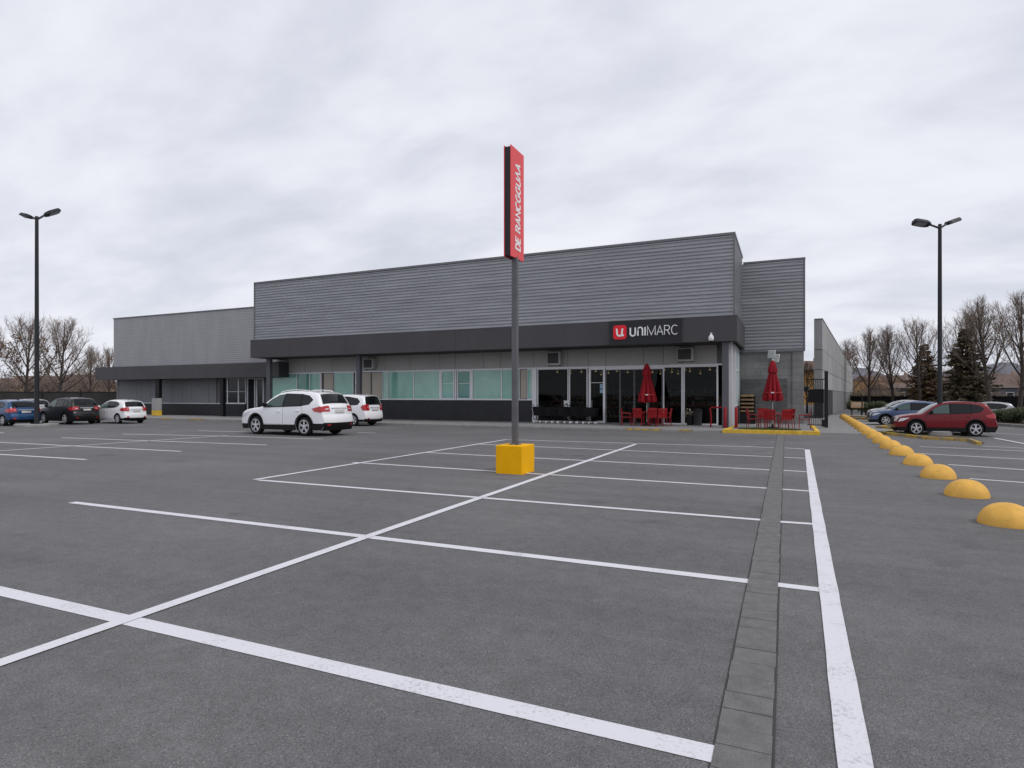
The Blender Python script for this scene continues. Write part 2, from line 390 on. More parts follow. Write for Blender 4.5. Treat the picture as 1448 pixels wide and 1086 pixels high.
M['rim'] = mat('alloy_rim', (0.66,0.66,0.68), 0.35, metal=0.3, var=0.05)
M['car_black'] = mat('car_black_trim', (0.009,0.009,0.010), 0.6, spec=0.2)
M['car_glass'] = mat('car_glass', (0.006,0.008,0.009), 0.04, spec=0.35, var=0.05)
M['car_glass_light'] = mat('car_glass_green', (0.05,0.085,0.08), 0.04, spec=0.6, var=0.05)
M['tail'] = mat('tail_light_red', (0.42,0.012,0.018), 0.15, coat=1.0, var=0.1)
M['lamp_clear'] = mat('lamp_clear', (0.62,0.63,0.66), 0.12, coat=1.0, var=0.1)
M['plate'] = mat('number_plate', (0.55,0.55,0.53), 0.5)
M['house_wall'] = mat('house_wall', (0.36,0.25,0.16), 0.85, var=0.15)
M['house_wall_orange'] = mat('house_wall_orange', (0.42,0.22,0.07), 0.85, var=0.15)
M['house_grey'] = mat('house_blue_grey', (0.10,0.12,0.14), 0.7, var=0.15)
M['roof_tile'] = mat('roof_tile', (0.13,0.09,0.075), 0.85, var=0.25, scale=2, stretch=(1,8,8))
M['window_dark'] = mat('window_dark', (0.02,0.022,0.025), 0.1)
M['fence_mesh'] = mat('fence_screen', (0.016,0.017,0.018), 0.9)
def car_paint(name, c, metal=0.0, coat=0.8):
    return mat(name, c, 0.35, metal=metal, var=0.03, scale=1.0, coat=coat)

# ------------------------------------------------------------------ ground, painted lines, pavers, pavement
g = MB(); S = 2500
g.quad((-S,-S,0),(S,-S,0),(S,S,0),(-S,S,0))
struct(g.build('ground', M['asphalt']))

def line(p0, p1, w, z):
    p0, p1 = Vector(p0), Vector(p1); d = (p1-p0).normalized(); n = Vector((-d.y, d.x, 0))*(w/2)
    nseg = max(1, int((p1-p0).length/0.35)); b = MB(); rr = random.Random(int(p0.x*1000+p0.y*77+9000))
    vs = []
    for i in range(nseg+1):
        c = p0.lerp(p1, i/nseg); j = 1 + rr.uniform(-0.035, 0.035)
        vs += [c - n*j, c + n*j]
    vs = [(v[0], v[1], z) for v in vs]
    b.add(vs, [(2*i, 2*i+2, 2*i+3, 2*i+1) for i in range(nseg)])
    return struct(b.build('painted_line', M['paint']))
def pl(x0, y0, x1, y1, w=0.12, z=0.004, e0=0.0, e1=0.0):
    a, b = G(x0, y0), G(x1, y1); d = (b-a).normalized()
    return line(a - d*e0, b + d*e1, w, z)
# bay dividers across the middle block
pl(0, 836, 1013, 1068, 0.145, e0=2.5)
pl(102, 710.5, 1060, 822.5, 0.13); pl(1098, 827, 1161, 834.5, 0.13)
pl(366, 679, 1075, 735.3, 0.115); pl(1103, 738, 1151, 741.3, 0.115)
pl(499, 654, 1084, 690.5, 0.11); pl(1106.5, 692, 1144, 694.6, 0.11)
pl(599, 639.8, 1088, 664.6, 0.11); pl(1108, 665.3, 1140, 667.2, 0.11)
pl(677, 628.3, 1092, 646, 0.11); pl(1109, 646.7, 1138, 648.3, 0.11)
pl(716, 621.6, 1094.5, 632.8, 0.11); pl(1109, 633.4, 1138, 635, 0.11)
# bay ends, running towards the shop
pl(0, 938.5, 899, 628.3, 0.125, z=0.008, e0=2.5)
pl(360, 678.7, 716, 621.8, 0.12, z=0.008)
pl(1210, 1086, 1141.5, 636, 0.145, z=0.008, e0=1.2)
# left block
pl(0, 642.6, 122, 650, 0.12, e0=3); pl(0, 625.5, 256, 638.4, 0.12, e0=3); pl(87, 619, 377, 629.3, 0.12)
pl(174, 613.7, 352, 617.6, 0.12); pl(352, 617.8, 456, 621, 0.12, z=0.006); pl(280, 609, 348, 611, 0.12)
pl(0, 637.8, 322, 616, 0.12, z=0.008, e0=3); pl(0, 612, 5, 612.3, 0.12, e0=2)
pl(505, 611.5, 532, 612.5, 0.12); pl(78, 607, 146, 606.6, 0.12)
# right block
pl(1371, 677, 1448, 682.5, 0.11, e1=3); pl(1341, 657, 1448, 664.5, 0.11, e1=3.5); pl(1303, 641.6, 1448, 649.5, 0.11, e1=4)
pl(1300, 631.5, 1448, 638, 0.10, e1=4); pl(1406, 619.6, 1448, 627.5, 0.12, z=0.008, e1=3); pl(1390, 631, 1448, 634, 0.1, z=0.006, e1=3)
pl(1400, 612, 1448, 615, 0.1, e1=3)

# paver strip crossing the bays
a, b = G(1048, 1086), G(1104, 616)
a = a - (b-a).normalized()*1.2
d = (b-a).normalized(); n = Vector((-d.y, d.x, 0)); L = (b-a).length
pb = MB()
hw = 0.135
def pt(t, s, z): q = a + d*t + n*s; return (q.x, q.y, z)
pb.add([pt(0,-hw,0.003), pt(L,-hw,0.003), pt(L,hw,0.003), pt(0,hw,0.003)], [(0,1,2,3)], 1)
t = 0.0; rr = random.Random(3)
while t < L - 0.05:
    ln = rr.uniform(0.17, 0.23); e = min(t+ln, L); h = 0.006 + rr.uniform(0, 0.003); s1 = rr.uniform(-0.004, 0.004)
    x0, x1 = t+0.003, e-0.003
    vs = [pt(x0,-hw+0.012+s1,0.0), pt(x1,-hw+0.012+s1,0.0), pt(x1,hw-0.012+s1,0.0), pt(x0,hw-0.012+s1,0.0)]
    vs += [(v[0], v[1], h) for v in vs]
    pb.add(vs, [(4,5,6,7),(0,1,5,4),(1,2,6,5),(2,3,7,6),(3,0,4,7)], 0)
    t = e
struct(pb.build('paver_strip', [M['paver'], M['paver_joint']]))

# pavement before the shops
SW = 0.09; KY = 28.9; WALLX = -2.64
sw = MB()
x = -60.0
while x < WALLX - 0.5:
    x1 = min(x + 2.4, WALLX)
    sw.box((x+0.006, KY+0.17, -0.05), (x1-0.006, 34.05, SW - 0.003 + 0.002*math.sin(x*5)), 0)
    x = x1
sw.box((-60, KY+0.16, -0.06), (WALLX, 34.05, SW-0.012), 2)
x = -60.0
while x < WALLX - 0.2:
    x1 = min(x + 1.0, WALLX)
    sw.box((x+0.005, KY, -0.05), (x1-0.005, KY+0.155, SW), 1)
    x = x1
struct(sw.build('pavement', [M['sidewalk'], M['kerb'], M['paver_joint']], bevel=0.012))
# yellow painted stretches of the kerb
for (px0, px1) in ((228, 243), (268, 288), (884, 905), (908, 936), (960, 980)):
    X0, X1 = XY(px0, KY), XY(px1, KY); k = MB()
    k.box((X0, KY-0.006, 0.005), (X1, KY+0.15, SW+0.004))
    struct(k.build('kerb_paint', M['worn_kerb']))

# seating terrace with a yellow kerb at the corner of the shop
TX0, TX1, TY0 = -2.64, 1.28, 28.62
tr = MB(); tr.box((TX0+0.2, TY0+0.2, -0.05), (TX1-0.2, 37.3, 0.11))
struct(tr.build('terrace_paving', M['sidewalk']))
kb = MB()
def kerb_run(mb, x0, y0, x1, y1, w, h, m=0, seg=1.0):
    p0, p1 = Vector((x0,y0,0)), Vector((x1,y1,0)); dd = (p1-p0).normalized(); nn = Vector((-dd.y, dd.x, 0)); Ln = (p1-p0).length; t = 0
    while t < Ln-0.02:
        e = min(t+seg, Ln); c = p0 + dd*((t+e)/2)
        mb.obox((c.x, c.y, h/2-0.02), dd*((e-t)/2-0.004), nn*(w/2), Vector((0,0,h/2+0.02)), m); t = e
kerb_run(kb, TX0, TY0+0.09, TX1, TY0+0.09, 0.19, 0.16)
kerb_run(kb, TX0+0.095, TY0+0.19, TX0+0.30, 33.0, 0.19, 0.155)
kerb_run(kb, TX1-0.095, TY0+0.19, TX1-0.095, 34.3, 0.19, 0.158)
struct(kb.build('terrace_kerb', M['kerb_yellow'], bevel=0.012))
def grass_patch(name, cx, cy, rx, ry, z, n, h, rot=0.0, seed=1):
    rr = random.Random(seed); b = MB()
    for _ in range(n):
        u = math.sqrt(rr.random()); th = rr.uniform(0, 6.283); lx, ly = rx*u*math.cos(th), ry*u*math.sin(th)
        x, y = cx + lx*math.cos(rot) - ly*math.sin(rot), cy + lx*math.sin(rot) + ly*math.cos(rot)
        a = rr.uniform(0, 6.283); w = rr.uniform(0.006, 0.014); hh = h*rr.uniform(0.4, 1.1)
        dx, dy = math.cos(a)*w, math.sin(a)*w; lx, ly = rr.uniform(-.5,.5)*hh, rr.uniform(-.5,.5)*hh
        b.add([(x-dx,y-dy,z),(x+dx,y+dy,z),(x+lx,y+ly,z+hh)], [(0,1,2)])
    return tag(b.build(name, M['grass']), kind='stuff')
grass_patch('grass', -0.75, 30.2, 1.35, 0.75, 0.108, 3800, 0.07, seed=2)

# kerbed islands in the right block and round the far lamp on the left
def island(poly, h, w, mk, mf, edges=None):
    k = MB(); n_ = len(poly)
    for i in (edges or range(n_)):
        p, q = poly[i], poly[(i+1) % n_]; kerb_run(k, p.x, p.y, q.x, q.y, w, h, seg=0.9)
    struct(k.build('island_kerb', mk, bevel=0.01))
    f = MB(); f.prism([(p.x, p.y) for p in poly], -0.02, h*(0.72 if not edges else 0.3)); struct(f.build('island_soil', mf))
I1 = [G(1250,614), G(1311,621.3), G(1371,624.2), G(1385,629.3), G(1392,627), G(1377,620.5), G(1345,615.6), G(1300,611.8), G(1262,610.5)]
island(I1, 0.11, 0.13, M['worn_kerb'], M['soil'], edges=(0, 1, 2, 8))
c1 = (G(1285,613.5) + G(1300,615.5))/2
grass_patch('grass', c1.x, c1.y, 2.0, 0.6, 0.03, 3600, 0.11, rot=R(8), seed=3)
I2 = [G(1240,605), G(1274,608), G(1290,606), G(1256,603)]
island(I2, 0.1, 0.14, M['worn_kerb'], M['soil'])
I3 = [G(1196,592.5), G(1232,594), G(1234,591.5), G(1200,590)]
island(I3, 0.14, 0.2, M['worn_kerb'], M['soil'])
I4 = [G(1400,601), G(1460,606), G(1560,609), G(1560,596), G(1460,594), G(1404,594)]
island(I4, 0.15, 0.18, M['kerb'], M['soil'])
LL = G(52, 602.5)
i5 = MB(); i5.lathe([(1.0,-0.05),(1.0,0.10),(0.96,0.12),(0.02,0.125)], LL, 28)
struct(i5.build('island_kerb', M['kerb'], smooth=40))

# ------------------------------------------------------------------ main shop building
FX0, FX1 = -34.45, -2.2                    # fascia ends
FY = 31.3; SY = 34.0                       # fascia front, shopfront plane
ZF0, ZF1, ZR = 4.34, 5.58, 9.66
shop = thing('supermarket_building', 'long grey supermarket with corrugated steel upper storey and charcoal canopy over a glazed front', 'supermarket', (-18, 33, 0))
def corr(mb, p0, p1, z0, z1, nrm, pitch=0.185, depth=0.035, m=0):
    p0, p1, nrm = Vector(p0), Vector(p1), Vector(nrm); prof = []; z = z0
    k = max(1, round((z1-z0)/pitch)); pt_ = (z1-z0)/k
    for i in range(k):
        zb = z0 + i*pt_
        prof += [(zb, 0), (zb+pt_*0.32, 0), (zb+pt_*0.48, 1), (zb+pt_*0.84, 1)]
    prof.append((z1, 0))
    vs = []
    for zz_, o in prof:
        off = nrm*(o*depth)
        vs += [(p0.x+off.x, p0.y+off.y, zz_), (p1.x+off.x, p1.y+off.y, zz_)]
    mb.add(vs, [(2*i, 2*i+1, 2*i+3, 2*i+2) for i in range(len(prof)-1)], m)
CX0, CX1, CYF = -34.2, -2.36, 31.45
b = MB(); corr(b, (CX0, CYF, 0), (CX1, CYF, 0), ZF1-0.05, ZR-0.12, (0,-1,0))
b.build('front_cladding', M['clad'], shop, world=True)
b = MB(); corr(b, (CX1, CYF, 0), (CX1, 37.1, 0), ZF1-0.05, ZR-0.12, (1,0,0)); b.build('side_cladding', M['clad'], shop, world=True)
b = MB(); corr(b, (CX0, 58, 0), (CX0, CYF, 0), ZF1-0.05, ZR-0.12, (-1,0,0)); b.build('side_cladding', M['clad'], shop, world=True)
b = MB()
b.box((CX0-0.03, CYF-0.07, ZR-0.12), (CX1+0.07, CYF+0.12, ZR)); b.box((CX1-0.12, CYF+0.125, ZR-0.12), (CX1+0.07, 37.1, ZR-0.001)); b.box((CX0-0.03, CYF+0.125, ZR-0.12), (CX0+0.12, 58, ZR-0.001))
b.box((CX1-0.02, CYF-0.055, ZF1), (CX1+0.055, CYF+0.02, ZR-0.122)); b.box((CX0-0.04, CYF-0.055, ZF1), (CX0+0.03, CYF+0.02, ZR-0.122))
b.build('roof_trim', M['trim'], shop, world=True)
b = MB(); b.box((CX0+0.13, CYF+0.13, ZR-0.35), (CX1-0.13, 58, ZR-0.25)); b.build('roof', M['trim'], shop, world=True)
b = MB(); b.box((FX0, FY, ZF0), (FX1, FY+0.12, ZF1)); b.box((FX1-0.12, FY+0.122, ZF0), (FX1, 37.09, ZF1-0.002)); b.box((FX0, FY+0.122, ZF0), (FX0+0.12, 34.2, ZF1-0.002))
for px in range(410, 1030, 78):
    X = XY(px, FY)
    b.box((X-0.006, FY-0.004, ZF0+0.01), (X+0.006, FY+0.01, ZF1-0.01), 1)
b.box((FX0-0.01, FY-0.012, ZF1), (FX1+0.012, FY+0.13, ZF1+0.03), 2); b.box((FX1-0.12, FY+0.131, ZF1), (FX1+0.012, 37.09, ZF1+0.029), 2)
b.build('fascia', [M['fascia'], M['soffit'], M['trim']], shop, world=True)
b = MB(); b.box((FX0+0.12, FY+0.125, ZF0+0.04), (FX1-0.125, 37.085, ZF0+0.14)); b.build('soffit', M['soffit'], shop, world=True)
SX0 = XY(382, SY); DX = XY(755, SY); SX1 = -2.55
ZT = 3.3; ZB = 1.45
# plinth under the windows
b = MB(); b.box((SX0, SY-0.06, 0), (DX-0.1, SY+0.2, ZB-0.06)); b.box((SX0, SY-0.1, ZB-0.06), (DX-0.1, SY+0.2, ZB), 1)
b.build('plinth_wall', [M['plinth'], M['alu']], shop, world=True)
# pale band over the windows
b = MB(); xs = [382, 432, 470, 506, 545, 580, 622, 644, 684, 708, 755, 780, 803, 832, 857, 910, 938, 965, 1014]
for p, q in zip(xs[:-1], xs[1:]):
    b.box((XY(p, SY)+0.012, SY-0.02, ZT+0.09), (XY(q, SY)-0.012, SY+0.1, ZF0+0.06))
b.box((SX0, SY+0.0, ZT+0.08), (SX1, SY+0.2, ZF0+0.05), 1)
b.build('upper_panel', [M['band'], M['alu_dark']], shop, world=True)
b = MB(); b.box((SX0, SY-0.05, ZT), (SX1, SY+0.12, ZT+0.08)); b.build('head_rail', M['alu'], shop, world=True)
def window(par, px0, px1, z0, z1, Y, pane, fr=0.045, frm='alu', tw=0.06, name='window', kind_label=None, bars=()):
    X0, X1 = XY(px0, Y), XY(px1, Y); f = MB()
    f.box((X0, Y-0.035, z0), (X0+fr, Y+tw, z1)); f.box((X1-fr, Y-0.035, z0), (X1, Y+tw, z1))
    f.box((X0+fr, Y-0.033, z0), (X1-fr, Y+tw, z0+fr)); f.box((X0+fr, Y-0.033, z1-fr), (X1-fr, Y+tw, z1))
    for bz in bars: f.box((X0+fr, Y-0.02, bz-0.015), (X1-fr, Y+0.03, bz+0.015))
    fo = f.build(name, M[frm], par, world=True)
    p = MB(); p.box((X0+fr, Y+0.01, z0+fr), (X1-fr, Y+0.022, z1-fr))
    p.build('pane', M[pane], fo, world=True)
    if kind_label: fo['label'] = kind_label
    return fo
wins = [(383,420,'teal'),(420,438,'teal_dark'),(438,453,'teal'),(457,472,'beige'),(472.5,500,'teal'),(509,525,'beige'),(525,541,'beige'),(541,548,'teal_light'),(548,585.3,'teal'),(585.3,622,'teal_light'),
        (624,642.5,'teal'),(646.5,666,'teal_dark'),(668.5,709.5,'teal_light'),(709.5,735,'teal'),(735,746,'beige'),(746,752,'teal')]
for p, q, k in wins:
    small = p in (624, 646.5)
    window(shop, p, q, ZB, ZT, SY, k, fr=0.075 if small else 0.035, bars=(2.45,) if small else (), frm='alu' if k != 'beige' else 'alu_dark',
           kind_label={'beige': 'beige blind behind glass', 'teal_dark': 'dark teal pane', 'teal_light': 'pale teal pane'}.get(k))
for px in (454.5, 504, 623.3, 644.5, 667.3): # posts between window groups
    b = MB(); X = XY(px, SY); b.box((X-0.06, SY-0.05, ZB), (X+0.06, SY-0.036, ZT)); b.build('window_post', M['alu'], shop, world=True)
# glazed entrance
b = MB()
b.box((XY(752.5, SY), SY-0.05, 0), (XY(759, SY), SY+0.1, ZT)); b.build('glazing_post', M['alu'], shop, world=True)
for p, q in ((760,804),(805,831)):
    window(shop, p, q, 0.09, ZT, SY, 'glass', fr=0.06, name='shop_window')
dr = window(shop, 832.5, 856, 0.09, ZT, SY, 'glass', fr=0.13, name='glass_door', bars=(2.42,))
hd = MB(); X = XY(837.5, SY); hd.tube([(X, SY-0.09, 1.0), (X, SY-0.09, 1.4)], 0.015); hd.build('handle', M['alu_pole'], dr, world=True)
st = MB()
for z0, z1 in ((1.83, 2.03), (2.08, 2.34)):
    st.box((XY(848.3, SY), SY-0.004, z0), (XY(852.5, SY), SY+0.005, z1), 0)
st.build('door_sticker', mat('sticker_blue', (0.30,0.47,0.60), 0.5, var=0.3, scale=14), dr, world=True)
for p, q in ((857,877),(877.3,897),(897.3,917),(917.3,937)):
    window(shop, p, q, 0.09, ZT-0.14, SY, 'glass', fr=0.045, frm='alu_dark', name='sliding_door')
b = MB(); b.box((XY(857, SY), SY-0.045, ZT-0.14), (XY(938, SY), SY+0.11, ZT-0.002)); b.build('door_header', M['alu'], shop, world=True)
for p, q in ((937.5,965.5),(966.3,1015.5)):
    window(shop, p, q, 0.09, ZT, SY, 'glass', fr=0.075, name='shop_window')
# glazed return facing the terrace
SXR = -2.5
b = MB(); b.box((SX1-0.05, SY-0.06, 0), (SXR+0.02, SY+0.14, ZF0+0.05)); b.build('glazing_post', M['alu'], shop, world=True)
ys = [34.16, 34.85, 35.55, 36.25, 36.95]
for y0, y1 in zip(ys[:-1], ys[1:]):
    f = MB()
    for (u0, u1, w0, w1) in ((y0, y0+0.05, 1.1, 4.3), (y1-0.05, y1, 1.1, 4.3), (y0+0.05, y1-0.05, 1.1, 1.15), (y0+0.05, y1-0.05, 3.0, 3.08), (y0+0.05, y1-0.05, 4.24, 4.3)):
        f.box((SXR-0.05, u0, w0), (SXR+0.03, u1, w1))
    fo = f.build('side_window', M['alu'], shop, world=True)
    p = MB(); p.box((SXR-0.02, y0+0.05, 1.15), (SXR-0.01, y1-0.05, 4.24)); p.build('pane', M['teal_dark'], fo, world=True)
b = MB(); b.box((SXR-0.12, 34.15, 0), (SXR+0.02, 37.1, 1.1)); b.build('side_plinth', M['block_dark'], shop, world=True)
b = MB(); b.box((SXR-0.12, 34.15, 4.305), (SXR+0.02, 37.09, 4.37)); b.build('side_lintel', M['block_dark'], shop, world=True)
# canopy columns
for (p, q, Y) in ((376.5,381.5,31.9),(503.5,508.5,31.9),(1021,1030,31.55)):
    X0, X1 = XY(p, Y), XY(q, Y); b = MB(); b.box((X0, Y, SW-0.02), (X1, Y+0.26, ZF0+0.05)); b.box((X0-0.05, Y-0.05, SW-0.02), (X1+0.05, Y+0.31, SW+0.02))
    b.build('column', M['column'], shop, world=True)
b = MB(); X0, X1 = XY(1030.5, 32.2), XY(1036, 32.2); b.box((X0, 32.2, SW), (X1, 32.4, ZF0+0.05)); b.build('white_column', M['alu'], shop, world=True)
# room behind the entrance
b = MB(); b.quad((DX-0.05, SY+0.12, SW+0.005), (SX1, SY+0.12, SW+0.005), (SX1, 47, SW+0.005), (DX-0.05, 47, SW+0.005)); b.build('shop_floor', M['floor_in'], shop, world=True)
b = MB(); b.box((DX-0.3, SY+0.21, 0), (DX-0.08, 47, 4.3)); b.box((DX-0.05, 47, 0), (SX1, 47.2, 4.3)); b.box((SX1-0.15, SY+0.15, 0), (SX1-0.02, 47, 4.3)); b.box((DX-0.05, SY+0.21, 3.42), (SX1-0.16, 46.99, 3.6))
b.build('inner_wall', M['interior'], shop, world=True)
for k in range(24):
    b = MB(); X = DX + 0.7 + (k % 8)*1.33 + 0.15*math.sin(k*1.7); Yl = SY + (2.2, 4.8, 8.2)[k//8] + 0.4*math.sin(k*2.1); b.lathe([(0.05,3.14),(0.065,3.18)], (X, Yl, 0), 10); b.lathe([(0.008,3.181),(0.008,3.42)], (X, Yl, 0), 6); b.build('spot_lamp', M['strip'], shop, world=True)
# solid back part of the building behind the teal windows, and outer walls
b = MB(); b.box((SX0-0.02, SY+0.21, 0), (DX-0.31, SY+0.5, 4.35)); b.box((SX0-0.3, SY-0.02, 0), (SX0-0.021, 58, 5.6)); b.box((SX0-0.3, 57.8, 0), (0.7, 58, 5.5)); b.build('wall', M['band'], shop, world=True)
# right wing
WX1 = 0.87; WY = 37.1; ZW0, ZW1 = 4.2, 9.3
b = MB(); corr(b, (CX1-0.15, WY, 0), (WX1, WY, 0), ZW0, ZW1-0.1, (0,-1,0)); b.build('wing_cladding', M['clad'], shop, world=True)
b = MB(); corr(b, (WX1, WY, 0), (WX1, 58, 0), ZW0, ZW1-0.1, (1,0,0)); b.build('wing_cladding', M['clad'], shop, world=True)
b = MB(); b.box((CX1+0.08, WY-0.06, ZW1-0.1), (WX1+0.06, WY+0.12, ZW1)); b.box((WX1-0.1, WY+0.121, ZW1-0.1), (WX1+0.06, 58, ZW1-0.001)); b.box((WX1-0.03, WY-0.055, ZW0), (WX1+0.05, WY+0.03, ZW1-0.101)); b.box((SXR-0.3, WY-0.06, ZW0-0.075), (WX1+0.05, WY+0.12, ZW0-0.001))
b.box((CX1+0.2, WY+0.13, ZW1-0.3), (WX1-0.11, 58, ZW1-0.2))
b.build('wing_trim', M['trim'], shop, world=True)
b = MB(); b.box((SXR-0.5, WY+0.06, 0), (WX1-0.35, WY+0.4, ZW0-0.07)); b.box((WX1-0.3, WY+0.41, 0), (WX1-0.05, 58, ZW0-0.07)); b.build('block_wall', M['block'], shop, world=True)
b = MB(); X0, X1 = XY(1120.5, WY-0.02), WX1-0.02; b.box((X0, WY-0.02, 0), (X1, WY+0.38, ZW0-0.073)); b.build('block_pier', M['block'], shop, world=True)
b = MB(); X0, X1 = XY(1049, WY), XY(1113, WY); b.box((X0, WY+0.02, 0), (X1, WY+0.055, 2.62)); b.build('stone_cladding', M['block_dark'], shop, world=True)

# ------------------------------------------------------------------ annex on the left
annex = thing('annex_building', 'lower pale grey annex building with flat charcoal canopy and grey panel front', 'building', (-44, 36, 0))
AX0, AX1, AY = -54.6, -34.22, 34.5; AZ = 8.58
b = MB(); corr(b, (AX0, AY, 0), (AX1, AY, 0), 3.6, AZ-0.08, (0,-1,0), pitch=0.16, depth=0.006)
for k in range(1, 12):
    X = AX0 + (AX1-AX0)*k/12; b.box((X-0.004, AY-0.008, 3.7), (X+0.004, AY+0.01, AZ-0.09), 1)
b.build('front_cladding', [M['clad_light'], mat('panel_seam', (0.27,0.27,0.285), 0.6)], annex, world=True)
b = MB(); corr(b, (AX0, 56, 0), (AX0, AY, 0), 3.6, AZ-0.08, (-1,0,0), pitch=0.16, depth=0.008); b.build('side_cladding', M['clad_light'], annex, world=True)
b = MB(); b.box((AX0-0.05, AY-0.05, AZ-0.08), (AX1, AY+0.15, AZ)); b.box((AX0-0.05, AY+0.151, AZ-0.08), (AX0+0.15, 56, AZ-0.001)); b.box((AX0+0.16, AY+0.16, AZ-0.4), (AX1, 56, AZ-0.3)); b.build('roof', M['trim'], annex, world=True)
b = MB(); b.box((AX0-0.15, 33.0, 3.04), (AX1+0.7, 34.46, 4.13)); b.build('canopy', M['fascia'], annex, world=True)
LY = 34.7
b = MB(); b.box((AX0+0.25, LY-0.05, 0), (XY(347, LY), LY+0.2, 1.02)); b.box((AX0+0.25, LY-0.08, 1.02), (XY(347, LY), LY+0.2, 1.07), 1); b.build('plinth_wall', [M['plinth'], M['alu']], annex, world=True)
b = MB(); xs = [166, 193, 200, 213, 226, 243, 258, 271, 295, 306]
for p, q in zip(xs[:-1], xs[1:]): b.box((XY(p, LY)+0.012, LY, 1.07), (XY(q, LY)-0.012, LY+0.1, 3.1))
b.box((AX0+0.3, LY+0.05, 0), (AX1, LY+0.2, 3.2), 1)
b.build('wall_panel', [mat('annex_panel', (0.205,0.21,0.225), 0.6, var=0.08, scale=0.8), M['alu_dark']], annex, world=True)
b = MB(); b.box((AX0+0.2, LY-0.06, 0), (XY(167, LY), LY+0.2, 3.1)); b.box((AX0+0.2, LY+0.21, 0), (AX0+0.4, 56, 3.7)); b.build('corner_wall', M['clad_light'], annex, world=True)
for p, q in ((318,322),(322,337.5),(337.5,348)):
    window(annex, p, q, 1.07, 3.05, LY-0.02, 'window_dark', fr=0.05, bars=(2.0,))
window(annex, 350, 361, 0.09, 3.05, LY-0.02, 'window_dark', fr=0.07, name='glass_door')
window(annex, 363, 373, 0.09, 3.05, LY-0.02, 'window_dark', fr=0.07, name='glass_door')
for p, q in ((219.5,225),(311,315.5)):
    X0, X1 = XY(p, 33.2), XY(q, 33.2); b = MB(); b.box((X0, 33.2, SW-0.02), (X1, 33.45, 3.06)); b.build('column', M['black'], annex, world=True)
# concrete guard post with a yellow foot
gp = onY(221.7, 590, 32.2)
pz = thing('guard_post', 'square pale concrete guard post with yellow painted foot in front of the annex', 'post', (gp.x, 32.2, SW))
b = MB(); b.box((-0.33,-0.2,0.42),(0.33,0.2,1.38)); b.build('post_body', M['concrete'], pz, bevel=0.02)
b = MB(); b.box((-0.335,-0.205,0),(0.335,0.205,0.42)); b.build('painted_foot', M['kerb_yellow'], pz, bevel=0.02)

# ------------------------------------------------------------------ wall mounted things
def ac_unit(px0, px1, py0, py1, label):
    Y = SY - 0.05; p0, p1 = onY(px0, py1, Y-0.3), onY(px1, py0, Y-0.3)
    w = (p1.x-p0.x)/2; h = p1.z-p0.z
    t = thing('air_conditioner', label, 'air conditioner', ((p0.x+p1.x)/2, Y, p0.z), 0, 'air conditioner boxes under the canopy')
    m_ = MB(); m_.box((-w, -0.34, 0), (w, 0, h)); m_.build('case', M['ac'], t, bevel=0.012)
    q = MB(); q.box((-w*0.86, -0.352, h*0.13), (w*0.72, -0.341, h*0.9))
    for k in range(7): z = h*(0.17+0.1*k); q.box((-w*0.86, -0.36, z), (w*0.72, -0.353, z+0.012), 1)
    q.build('grille', [M['ac_grille'], M['alu_dark']], t)
    for s in (1,-1):
        q = MB(); q.box((s*w*0.7, -0.3, -0.05), (s*w*0.8, 0.0, -0.002)); q.build('bracket', M['alu_dark'], t)
ac_unit(389, 402.5, 509.5, 526, 'air conditioner box by the corner column above the teal windows, left of the others')
ac_unit(514, 528, 507, 522, 'air conditioner box right of the second canopy column above beige blinds')
ac_unit(773.5, 792.5, 497, 516.5, 'air conditioner box above the black shopping trolleys')
ac_unit(957, 980.5, 491.5, 511, 'air conditioner box above the right shop window near the corner')
# security camera on the fascia, floodlights on the wing
cp = onY(1006, 484, FY)
t = thing('security_camera', 'small white security camera on the charcoal fascia right of the shop sign', 'camera', (cp.x, FY, ZF0+0.02))
b = MB(); b.lathe([(0.10,0.0),(0.13,0.04),(0.13,0.2),(0.08,0.27),(0.05,0.3)], (0,-0.14,0), 14); b.build('housing', M['white'], t, smooth=40)
b = MB(); b.lathe([(0.01,-0.085),(0.06,-0.07),(0.095,-0.002)], (0,-0.14,0), 14); b.build('lens_dome', M['black'], t, smooth=40)
b = MB(); b.box((-0.04,-0.14,0.3),(0.04,0,0.4)); b.build('bracket', M['white'], t)
fp = onY(1092, 503, WY)
t = thing('floodlight', 'pair of pale floodlights on the block wall above the right parasol', 'floodlight', (fp.x, WY+0.05, 3.62))
b = MB()
for (cx_l, cz, rx) in ((-0.03, 0.36, 0.3), (0.18, 0.12, -0.5)):
    ax = Vector((math.cos(rx), -0.35, 0)).normalized(); up_ = Vector((0.12, -0.25, 1)).normalized(); nz_ = ax.cross(up_).normalized()
    b.obox((cx_l, -0.42, cz), ax*0.20, up_*0.22, nz_*0.05)
b.build('lamp_head', M['white'], t, bevel=0.02)
b = MB(); b.tube([(0,0,0.1),(-0.02,-0.3,0.12),(0.02,-0.36,0.3)], 0.03); b.tube([(0,-0.25,0.12),(0.16,-0.34,0.08)], 0.03); b.tube([(0.2,-0.42,0.1),(0.42,-0.42,0.14)], 0.012); b.build('arm', M['black'], t)
sb = onY(802, 572, SY)
t = thing('notice_box', 'small white notice box on the mullion behind the black trolleys', 'sign', (sb.x, SY-0.05, 1.02))
b = MB(); b.box((-0.17,-0.06,0),(0.17,0,0.36)); b.build('board', M['white'], t, bevel=0.01)
b = MB(); b.box((-0.07,-0.064,0.1),(0.07,-0.061,0.2)); b.build('dark_panel', M['ac_grille'], t)

